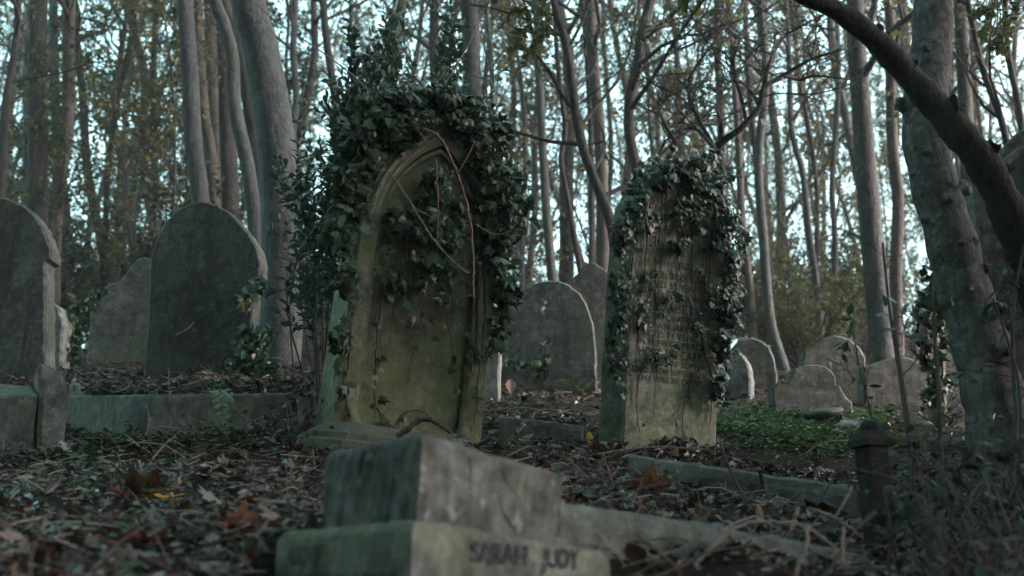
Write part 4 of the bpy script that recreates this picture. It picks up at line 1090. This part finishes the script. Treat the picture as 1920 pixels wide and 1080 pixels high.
stem_shrub('leafy twig hanging at the top right beside the fork of the patchy tree', 'hanging_branch', sp, 'leaf_green', .062, .045, .005, side=1, cat='branch', bare=.7, droop=.3)

# near saplings on the right
def near_sapling(label, path, depth, r, n, tip=None):
    W = [at(x, y, depth) for x, y in path][::-1]
    b = W[0].copy(); b[2] = min(b[2], gz(b[0], b[1])) - .05
    q = bez([b] + W, 26); root = empty('young_sapling', loc=b, label=label, cat='sapling')
    mb = MB(); mb.tube(q - b, np.linspace(r, r * .4, 26), 8, False, .06)
    LPp = []; LDd = []
    a, d = branchwork(mb, q - b, np.linspace(r * .6, r * .3, 26), .25, n, .35, sub=2, twigs=2, leafn=1, lsz=.04, rmin=.0015, up=.5)
    mb.build('stem', M['twig_dark'], root)
    crown_mesh(a, d, .05, OVAL).build('foliage', M['privet'], root)
near_sapling('dark thin sapling crossing in front of the straight pale-edged trunk', [(1655, 455), (1668, 580), (1690, 720), (1706, 850), (1716, 980)], 3.3, .011, 5)
near_sapling('dark thin sapling just right of the dark post', [(1676, 600), (1688, 690), (1704, 800), (1712, 900), (1722, 1010)], 3.2, .010, 5)
near_sapling('small twiggy sapling in front of the low gabled headstone', [(1600, 620), (1612, 690), (1630, 760), (1640, 830)], 4.6, .007, 7)
near_sapling('pale slim sapling standing close left of the forked tree', [(1748, 520), (1752, 620), (1762, 760), (1768, 960)], 3.2, .010, 3)
near_sapling('dark forked sapling in front of the tall lettered stone at right edge', [(1920, 460), (1902, 560), (1898, 660), (1905, 780), (1900, 900)], 3.4, .011, 4)
near_sapling('curved dark sapling between forked tree and right edge', [(1862, 560), (1890, 640), (1910, 720), (1918, 860)], 3.3, .008, 4)

# thin stems crossing the arched headstone
def stem_thing(name, label, curves, mat, o=None, group=None, cat='bramble'):
    o = np.asarray(curves[0][0][0] if o is None else o, float)
    mb = MB()
    for pts, r0, r1 in curves:
        q = bez(pts, 8 * len(pts)); m = len(q); q = q + rng.normal(size=q.shape) * r0 * .25
        mb.tube(q - o, np.linspace(r0, r1, m) * (1 + .12 * rng.normal(size=m)).clip(.7, 1.4), 6, True)
    ob = mb.build(name, M[mat], None); ob.location = o
    return tag(ob, label, cat, group)
A = lambda L, d: [at(x, y, d) for x, y in L]
stem_thing('bramble', 'reddish arching stem forking over the ivy on the arched headstone', [(A([(792, 240), (824, 258), (850, 305), (872, 370), (884, 430), (888, 500), (887, 560)], 4.5), .007, .004), (A([(860, 322), (876, 295), (890, 265)], 4.5), .004, .002)], 'twig_red')
stem_thing('bramble', 'long thin stem slanting from upper left down to the top of the arched headstone', [(A([(478, 5), (520, 42), (600, 95), (660, 140), (720, 195), (792, 242)], 4.55), .0028, .005)], 'twig_dead')
stem_thing('bramble', 'thin pale stem slanting across the panel of the arched headstone', [(A([(733, 325), (770, 380), (810, 445), (850, 490), (880, 514)], 4.5), .004, .003)], 'twig_dead')
stem_thing('bramble', 'short straight stem hanging down the middle of the arched headstone', [(A([(818, 300), (820, 340), (822, 395), (820, 450)], 4.52), .004, .003)], 'twig_red')
stem_thing('bramble', 'thin dry stem rising from the arched headstone top towards the pole-like trunk', [(A([(832, 158), (852, 130), (872, 95), (890, 60), (902, 20)], 4.7), .003, .002)], 'twig_dead')
stem_thing('bramble', 'thin stem curving from the dark shrub towards left of the arched headstone', [(A([(560, 470), (600, 415), (640, 370), (690, 330), (715, 310)], 4.75), .004, .003)], 'twig_dead')
stem_thing('bramble', 'thin stem reaching right from the arched headstone ivy with a withered leaf', [(A([(890, 420), (930, 440), (975, 430), (1010, 455)], 4.6), .003, .002)], 'twig_dead')
stem_thing('bramble', 'pale bare loop of stem across the ivy top of the lettered headstone', [(A([(1218, 372), (1212, 400), (1216, 430)], 4.88), .004, .003), (A([(1270, 372), (1282, 392), (1300, 398), (1322, 394)], 4.88), .003, .002)], 'twig_dead')

rng = np.random.default_rng(88)
# forest floor
def slab_top(x, y, z):
    m = (x > -2.25) & (x < -.97) & (y > 4.82) & (y < 5.6)
    return np.where(m, np.maximum(z, .95), z)
def floor_pts(n, y0, y1, p=1.0):
    y = y0 + (y1 - y0) * rng.random(n) ** p
    x = (rng.random(n) * 2 - 1) * (.58 * y + .35)
    return x, y, slab_top(x, y, ground(x, y))
PLS = plane_leaf(.3, 3)
mb = MB()
for n, y0, y1, p, s0, s1, tm in ((10000, 1.3, 4.6, 1.3, .014, .05, OVAL), (7000, 3.5, 7, 1.0, .02, .055, NARROW), (24000, 1.3, 6.5, 1.4, .006, .028, DIAM), (9000, 6, 14, 1.0, .03, .07, DIAM), (6000, 13, 40, 1.0, .05, .12, DIAM), (1800, 1.5, 6.5, 1.0, .04, .08, OVAL), (1100, 1.4, 5, 1.2, .04, .075, PLS)):
    x, y, z = floor_pts(n, y0, y1, p)
    Pq = np.stack([x, y, z + .004 + np.abs(rng.normal(size=n)) * .014], 1)
    az = rng.random(n) * 6.28
    D = np.stack([np.cos(az), np.sin(az), rng.normal(size=n) * .35], 1)
    N = np.stack([rng.normal(size=n) * .45, rng.normal(size=n) * .45 - .1, np.ones(n)], 1)
    leaves(mb, Pq, D, N, s0 + (s1 - s0) * rng.random(n) ** 1.6, tm, .3)
for (xa, ya), (xb, yb), n in (((600, 850), (890, 850), 420), ((1110, 858), (1350, 840), 420), ((930, 790), (1090, 800), 150), ((1180, 862), (1620, 915), 420), ((1040, 960), (1560, 1035), 320), ((0, 800), (130, 806), 120), ((290, 835), (580, 835), 200), ((270, 735), (560, 732), 160)):
    G0 = np.array([ground_px(xa + (xb - xa) * u, ya + (yb - ya) * u) for u in np.linspace(0, 1, 16)])
    u = rng.random(n) * 14.99; i_ = u.astype(int); Pq = G0[i_] + (G0[i_ + 1] - G0[i_]) * (u - i_)[:, None] + np.stack([rng.normal(size=n) * .04, rng.normal(size=n) * .05, 0 * u], 1)
    Pq[:, 2] = slab_top(Pq[:, 0], Pq[:, 1], ground(Pq[:, 0], Pq[:, 1])) + .01 + np.abs(rng.normal(size=n)) * .022
    az = rng.random(n) * 6.28
    leaves(mb, Pq, np.stack([np.cos(az), np.sin(az), rng.normal(size=n) * .5], 1), np.stack([rng.normal(size=n) * .6, rng.normal(size=n) * .6 - .3, np.ones(n)], 1), .025 + .04 * rng.random(n), OVAL, .3)
tag(mb.build('leaf_litter', M['litter']), 'carpet of small dead leaves over the sloping ground', 'leaf litter', kind='stuff')
mb = MB()
x, y, z = floor_pts(2600, 1.4, 7.5, 1.2)
for k in range(len(x)):
    az = rng.random() * 6.28; L = .05 + .22 * rng.random() ** 2; c = np.array([x[k], y[k], z[k] + .012 + .03 * rng.random() ** 2])
    d = np.array([math.cos(az), math.sin(az), rng.normal() * .18]) * L
    r = .0012 + .0022 * rng.random() ** 2
    mb.tube(bez([c - d * .5, c + rng.normal(size=3) * L * .09, c + d * .5], 5), [r, r, r, r * .8, r * .5], 4, False)
for k in range(900):      # grass-like dead stalks standing out of the litter
    i = rng.integers(len(x)); c = np.array([x[i] + rng.normal() * .05, y[i] + rng.normal() * .05, 0]); c[2] = gz(c[0], c[1]); h = .04 + .12 * rng.random() ** 2
    t = rng.normal(size=3) * h * .5; t[2] = h
    mb.tube(bez([c, c + t * .5 + rng.normal(size=3) * h * .1, c + t + np.array([0, 0, -.3 * h * rng.random()])], 5), [.0015, .0014, .0012, .001, .0006], 3, False)
tag(mb.build('twig_litter', M['twig_dead']), 'scattered broken twigs and stalks lying over the dead leaves', 'twig litter', kind='stuff')

# low green plants
def sprigs(mb, region, n, h, s, per=5, tm=OVAL):
    x0, x1, y0, y1 = region
    for k in range(n):
        p = ground_px((x0 + x1) / 2 + (x1 - x0) * .30 * rng.normal(), (y0 + y1) / 2 + (y1 - y0) * float(np.clip(.30 * rng.normal(), -.75, .75)))
        if p[1] > 30: continue
        m = per
        c = np.array([p[0], p[1], float(slab_top(p[0], p[1], ground(p[0], p[1])))])
        hh = h * (.4 + .8 * rng.random())
        Pq = c + np.stack([rng.normal(size=m) * s * .7, rng.normal(size=m) * s * .7, hh * (.3 + .7 * rng.random(m))], 1)
        az = rng.random(m) * 6.28
        leaves(mb, Pq, np.stack([np.cos(az), np.sin(az), .1 + rng.normal(size=m) * .3], 1), np.stack([rng.normal(size=m) * .3, rng.normal(size=m) * .3 - .2, np.ones(m)], 1), s * (.6 + .7 * rng.random(m)), tm)
mb = MB()
sprigs(mb, (1340, 1660, 772, 846), 1500, .035, .028, 6)
sprigs(mb, (1370, 1580, 776, 820), 500, .04, .028, 6)
tag(mb.build('ground_cover', M['groundcover']), 'bright green low plants carpeting the ground right of the lettered headstone', 'ground cover', kind='stuff')
mb = MB()
sprigs(mb, (0, 300, 785, 850), 260, .05, .035, 4); sprigs(mb, (0, 460, 830, 930), 220, .035, .035, 4); sprigs(mb, (270, 600, 728, 745), 90, .06, .04, 4); sprigs(mb, (290, 600, 796, 856), 230, .10, .035, 4); sprigs(mb, (20, 300, 800, 850), 120, .07, .035, 4)
sprigs(mb, (900, 1125, 700, 735), 120, .07, .045, 4); sprigs(mb, (900, 1130, 735, 860), 160, .03, .032, 4); sprigs(mb, (1060, 1700, 860, 1000), 120, .03, .03, 4); sprigs(mb, (0, 600, 930, 1080), 150, .03, .03, 4)
tag(mb.build('weeds', M['weed']), 'patchy small green weeds sprouting among the dead leaves', 'weeds', kind='stuff')

def frond_plant(label, c, fr, mat, name='fern', n=9, s=.05, cat='fern'):
    root = empty(name, loc=c, label=label, cat=cat); o = np.asarray(c, float)
    sb = MB(); lb = MB()
    for tip in fr:
        q = bez([o, (o + tip) / 2 + np.array([0, 0, .04]), tip], 10); sb.tube(q - o, np.linspace(.003, .0012, 10), 4, False)
        for k in range(n):
            f = .15 + .85 * k / n; i = min(8, int(f * 9)); p = q[i] + (q[i + 1] - q[i]) * (f * 9 - i); T = q[i + 1] - q[i]; T /= np.linalg.norm(T)
            sd = np.cross(T, [0, 0, 1.0]); sd = sd / (np.linalg.norm(sd) + 1e-9)
            if abs(T[2]) > .75: sd = np.array([1.0, 0, 0])
            for g in (-1, 1):
                leaves(lb, (p - o)[None], (sd * g + T * .35 + np.array([0, 0, -.1]))[None], (np.cross(sd, T) * 1 + np.array([0, -.5, .5]))[None], [s * (1.1 - .5 * f)], NARROW if n > 7 else OVAL)
    sb.build('stalk', M['twig_dark'], root); lb.build('fronds', M[mat], root)
for lab, px, py, n in (('bright green fern growing at the foot of the grey round-arched headstone', 1040, 724, 7), ('small green fern left of the lettered headstone among dead leaves', 1085, 738, 5), ('low green fern close to the right edge of the arched headstone', 955, 722, 5), ('pale yellow-green seedling by the small flat slab', 1640, 800, 5)):
    g = ground_px(px, py); fr = []
    for k in range(n):
        az = k * 6.28 / n + rng.random(); l = .16 + .1 * rng.random(); fr.append(g + np.array([math.cos(az) * l, math.sin(az) * l, .07 + .08 * rng.random()]))
    frond_plant(lab, g, fr, 'fern', s=.05)
c = at(408, 730, 4.72); frond_plant('pale compound leaf drooping over the lit front of the low tomb block', c, [at(440, 792, 4.62), at(418, 786, 4.6)], 'compound', 'drooping_leaf', 6, .055, 'plant')

# heap of dry brush against the right end of the tomb
hp = ground_px(555, 822); root = empty('brush_heap', loc=hp, label='heap of dry stems and withered leaves against the right end of the low tomb block', cat='brush heap')
sb = MB(); lb = MB()
for k in range(90):
    b = hp + np.array([rng.normal() * .16, rng.normal() * .10 + .1, 0]); b[2] = gz(b[0], b[1]); l = .12 + .22 * rng.random(); d = np.array([rng.normal() * .6, rng.normal() * .4, .5 + .5 * rng.random()]); d /= np.linalg.norm(d)
    q = bez([b, b + d * l * .5 + rng.normal(size=3) * .02, b + d * l + np.array([.05 * rng.normal(), -.03, -.08])], 8); sb.tube(q - hp, np.linspace(.003, .0014, 8), 4, False)
    m = 3; i = rng.integers(2, 8, m); leaves(lb, q[i] - hp + rng.normal(size=(m, 3)) * .015, rdir(m) - np.array([0, .2, .5]), rdir(m) + np.array([0, -1, .3]), .03 + .03 * rng.random(m), OVAL)
sb.build('stems', M['twig_dead'], root); lb.build('leaves', M['litter'], root)

# single big fallen leaves
PL = [plane_leaf(.35, k) for k in range(5)]
for k, (px, py, w, mat, label, tilt, yawd, up) in enumerate((
    (452, 1000, 62, 'leaf_orange', 'rust-red fallen leaf standing on edge left of the stepped base', 65, 20, .5),
    (518, 990, 80, 'leaf_brown', 'pinkish-brown curled fallen leaf touching the left of the stepped base', 25, 70, .3),
    (250, 1040, 110, 'leaf_brown', 'large brown fallen leaf near the bottom left of the ground', 18, 200, .2),
    (262, 925, 110, 'leaf_umber', 'large dark brown fallen leaf in the middle of the left foreground', 30, 120, .2),
    (300, 940, 60, 'leaf_gold', 'ochre fallen leaf beside the large dark brown leaf', 10, 40, .1),
    (203, 1012, 50, 'leaf_pale', 'pale yellow-green narrow fallen leaf left of the big brown leaf', 15, 90, .1),
    (533, 942, 48, 'leaf_pale', 'cream-yellow fallen leaf close left of the upper step', 20, 80, .2),
    (262, 1058, 34, 'leaf_pale', 'small whitish fallen leaf at the bottom left under the big brown leaf', 10, 10, .1),
    (232, 888, 34, 'leaf_pale', 'small pale fallen leaf above the large dark brown leaf', 35, 150, .2),
    (1092, 1008, 100, 'leaf_brown', 'big folded brown fallen leaf tucked against the right of the stepped base', 40, 60, .5),
    (1215, 925, 70, 'leaf_umber', 'dark umber fallen leaf lying behind the nearest kerb, left one', 35, 200, .4),
    (1375, 925, 84, 'leaf_brown', 'curled grey-brown fallen leaf below the gap between the kerbs', 35, 250, .4),
    (1535, 975, 84, 'leaf_orange', 'wide orange fallen leaf in the twigs at right', 12, 80, .3),
    (1106, 835, 30, 'leaf_gold', 'small golden leaf standing upright left of the lettered headstone foot', 78, 0, .8),
    (1116, 845, 30, 'leaf_orange', 'small bright orange leaf under the upright golden leaf', 20, 40, .1),
    (988, 832, 46, 'leaf_umber', 'red-brown fallen leaf right of the arched headstone foot', 40, 330, .4),
    (928, 803, 34, 'leaf_gold', 'yellow fallen leaf close to the right foot of the arched headstone', 20, 80, .2),
    (958, 736, 44, 'leaf_brown', 'curled brown leaf on the mound between the two ivy-covered stones', 60, 10, .6),
    (42, 778, 34, 'leaf_umber', 'dark red leaf standing before the low bluish block', 70, 10, .6),
    (1100, 930, 40, 'leaf_orange', 'ochre fallen leaf right of the upper step', 30, 10, .2),
    (1410, 740, 40, 'leaf_brown', 'brown leaf on the bank below the low round stone', 20, 60, .3))):
    g = ground_px(px, py); s = w / F * g[1]
    T, Fc = PL[k % 5] if w > 50 else OVAL
    mb = MB(); mb.add(T * s - np.array([0, .4 * s, 0]), Fc)
    o = mb.build('fallen_leaf', M[mat]); o.location = (g[0], g[1], g[2] + .012 + s * .3 * up)
    o.matrix_world = Matrix.Translation(o.location) @ Matrix.Rotation(R(yawd if tilt < 60 else yawd * .3), 4, 'Z') @ Matrix.Rotation(R(tilt), 4, 'X')
    tag(o, label, 'fallen leaf', 'large fallen leaves')

# arching dead stems on the right
for pts, d, r, mat, label in (
    ([(1300, 1062), (1340, 1020), (1390, 985), (1446, 977), (1500, 985), (1552, 1015), (1590, 1062)], 2.25, .0045, 'twig_dead', 'long pale dead stem arching over the nearest kerb'),
    ([(1350, 828), (1368, 880), (1392, 925), (1414, 952)], 3.2, .006, 'twig_dark', 'dark straight twig slanting down below the lettered headstone'),
    ([(1497, 950), (1486, 985), (1478, 1006)], 2.45, .004, 'twig_dead', 'short pale upright twig left of the wide orange leaf'),
    ([(1515, 985), (1510, 1030), (1496, 1060), (1488, 1085)], 2.2, .0045, 'twig_dead', 'pale bent twig hanging below the long arching stem'),
    ([(1581, 990), (1580, 1030), (1577, 1065)], 2.2, .0045, 'twig_dead', 'pale upright twig at the right end of the nearest kerb'),
    ([(1597, 913), (1584, 940), (1566, 970)], 2.7, .004, 'twig_dead', 'pale slanting twig above the orange leaf'),
    ([(1525, 955), (1570, 972), (1600, 995), (1620, 1010)], 2.5, .004, 'twig_dead', 'grey curved twig right of the orange leaf'),
    ([(1064, 860), (1085, 880), (1110, 904)], 3.3, .004, 'twig_red', 'reddish twig slanting right of the upper step'),
    ([(1130, 850), (1140, 880), (1146, 905)], 3.5, .004, 'twig_red', 'brown upright twig left of the far kerb'),
    ([(1222, 890), (1236, 850), (1266, 822)], 3.8, .004, 'twig_dead', 'pale crossed twig leaning at the foot of the lettered headstone'),
    ([(1118, 852), (1180, 842), (1240, 838), (1330, 842)], 4.3, .005, 'twig_dead', 'long thin twig lying along the foot of the lettered headstone'),
    ([(968, 812), (985, 790), (1010, 768)], 4.7, .011, 'twig_dead', 'thick pale stick lying between the two ivy-covered stones'),
    ([(920, 770), (980, 766), (1050, 772)], 5.3, .008, 'twig_dead', 'horizontal grey stick among leaves between the ivy-covered stones'),
    ([(273, 818), (279, 790), (276, 760)], 4.55, .004, 'twig_dead', 'pale thin twig standing at the corner of the low tomb block'),
    ([(285, 862), (305, 838), (330, 815)], 3.6, .004, 'twig_dead', 'pale twig leaning below the low tomb block'),
    ([(1195, 1004), (1230, 1030), (1262, 1060), (1280, 1085)], 2.1, .004, 'twig_dark', 'dark curved twig below the nearest kerb'),
    ([(1220, 1085), (1300, 1050), (1380, 1010), (1450, 1000)], 2.1, .004, 'twig_dark', 'long dark twig crossing under the pale arching stem'),
    ([(1640, 960), (1600, 1000), (1560, 1060), (1540, 1085)], 2.2, .004, 'twig_dark', 'dark twig slanting in the lower right shadow'),
    ([(480, 1005), (492, 990), (502, 978)], 2.0, .003, 'twig_dead', 'tiny pale bent twig by the rust-red leaf'),
    ([(378, 838), (374, 800), (380, 752)], 4.62, .003, 'twig_dark', 'dark stalk rising before the lit front of the low tomb block'), ([(470, 840), (462, 800), (476, 742)], 4.75, .003, 'twig_dead', 'dry bent stalk right of the drooping compound leaf'), ([(520, 838), (540, 790), (530, 740)], 4.8, .003, 'twig_dead', 'crossed dry stalk near the brush heap'), ([(340, 838), (352, 800), (346, 770)], 4.6, .0028, 'twig_dark', 'short dark stalk at the corner of the low tomb front'),
    ([(316, 690), (317, 720), (317, 745)], 5.0, .004, 'twig_dead', 'thin dead stalk standing on top of the low tomb block'),
    ([(330, 628), (352, 616), (364, 604)], 6.35, .003, 'twig_dead', 'tiny pale twig clinging to the face of the large dark headstone'),
    ([(745, 818), (790, 786), (812, 790), (845, 812)], 4.35, .014, 'vine', 'thick dark root arching at the foot of the arched headstone')):
    stem_thing('dead_twig', label, [(A(pts, d), r, r * .6)], mat, cat='twig')

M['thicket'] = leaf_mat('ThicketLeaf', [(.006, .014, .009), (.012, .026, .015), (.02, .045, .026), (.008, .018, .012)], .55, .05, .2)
# dark undergrowth heap around the foot of the forked tree
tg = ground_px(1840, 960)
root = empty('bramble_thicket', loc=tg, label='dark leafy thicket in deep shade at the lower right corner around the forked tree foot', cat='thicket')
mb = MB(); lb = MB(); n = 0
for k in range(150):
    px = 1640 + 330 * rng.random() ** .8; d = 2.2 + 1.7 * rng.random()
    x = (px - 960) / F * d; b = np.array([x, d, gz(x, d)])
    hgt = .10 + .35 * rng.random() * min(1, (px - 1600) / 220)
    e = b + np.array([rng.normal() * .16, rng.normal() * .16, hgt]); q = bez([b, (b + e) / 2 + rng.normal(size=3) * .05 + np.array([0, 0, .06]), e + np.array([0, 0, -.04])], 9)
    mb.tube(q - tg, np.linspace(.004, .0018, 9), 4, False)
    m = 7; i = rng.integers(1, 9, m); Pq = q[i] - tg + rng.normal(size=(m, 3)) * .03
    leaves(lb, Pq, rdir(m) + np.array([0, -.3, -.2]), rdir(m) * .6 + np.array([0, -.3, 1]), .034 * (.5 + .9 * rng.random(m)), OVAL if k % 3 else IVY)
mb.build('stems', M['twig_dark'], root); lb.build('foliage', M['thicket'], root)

# thin air between the trunks
HAZE = .0014
if HAZE:
    mb = MB(); mb.box((-140, -30, -8), (140, 135, 46)); mt = bpy.data.materials.new('Haze'); mt.use_nodes = True; t = mt.node_tree; t.nodes.clear()
    o_ = t.nodes.new('ShaderNodeOutputMaterial'); pv = t.nodes.new('ShaderNodeVolumePrincipled'); pv.inputs['Density'].default_value = HAZE
    pv.inputs['Color'].default_value = (.86, .93, .93, 1); pv.inputs['Anisotropy'].default_value = .2; t.links.new(pv.outputs[0], o_.inputs['Volume'])
    tag(mb.build('haze', mt), 'thin pale mist hanging between the trees', 'haze', kind='stuff')

# ------------------------------------------------------------------ light, sky, camera
SUN_AZ, SUN_EL = R(97), R(21)       # azimuth clockwise from +Y: almost due right
sd = Vector((math.sin(SUN_AZ) * math.cos(SUN_EL), math.cos(SUN_AZ) * math.cos(SUN_EL), math.sin(SUN_EL)))
w = bpy.data.worlds.new('World'); S.world = w; w.use_nodes = True
nt = w.node_tree; nt.nodes.clear()
sky = nt.nodes.new('ShaderNodeTexSky'); sky.sky_type = 'NISHITA'; sky.sun_disc = False
sky.sun_elevation = SUN_EL; sky.sun_rotation = SUN_AZ; sky.altitude = 50; sky.air_density = 1.0; sky.dust_density = 2.5; sky.ozone_density = 1.0
bg = nt.nodes.new('ShaderNodeBackground'); bg.inputs['Strength'].default_value = .15
out = nt.nodes.new('ShaderNodeOutputWorld')
hs = nt.nodes.new('ShaderNodeHueSaturation'); hs.inputs['Saturation'].default_value = .8; hs.inputs['Hue'].default_value = .425
nt.links.new(sky.outputs[0], hs.inputs['Color']); nt.links.new(hs.outputs[0], bg.inputs[0]); nt.links.new(bg.outputs[0], out.inputs[0])
sun = bpy.data.lights.new('Sun', 'SUN'); sun.energy = 1.0; sun.angle = R(10); sun.color = (.99, 1.0, .95)
so = bpy.data.objects.new('sun', sun); C.objects.link(so); so.rotation_euler = sd.to_track_quat('Z', 'Y').to_euler(); so.location = sd * 60

cam = bpy.data.cameras.new('Camera'); co = bpy.data.objects.new('camera', cam); C.objects.link(co)
cam.sensor_width = 36; cam.lens = F / 1920 * 36; cam.clip_start = .05; cam.clip_end = 1000
co.rotation_euler = (math.pi / 2 + PITCH, 0, 0)
cam.dof.use_dof = True; cam.dof.focus_distance = 4.85; cam.dof.aperture_fstop = 2.2
S.camera = co
S.view_settings.view_transform = 'Standard'; S.view_settings.look = 'None'; S.view_settings.exposure = 2.8; S.view_settings.gamma = 1
S.cycles.max_bounces = 6; S.cycles.diffuse_bounces = 3; S.cycles.transmission_bounces = 3; S.cycles.transparent_max_bounces = 4; S.cycles.glossy_bounces = 2
S.cycles.use_denoising = True
S.cycles.sample_clamp_indirect = 4
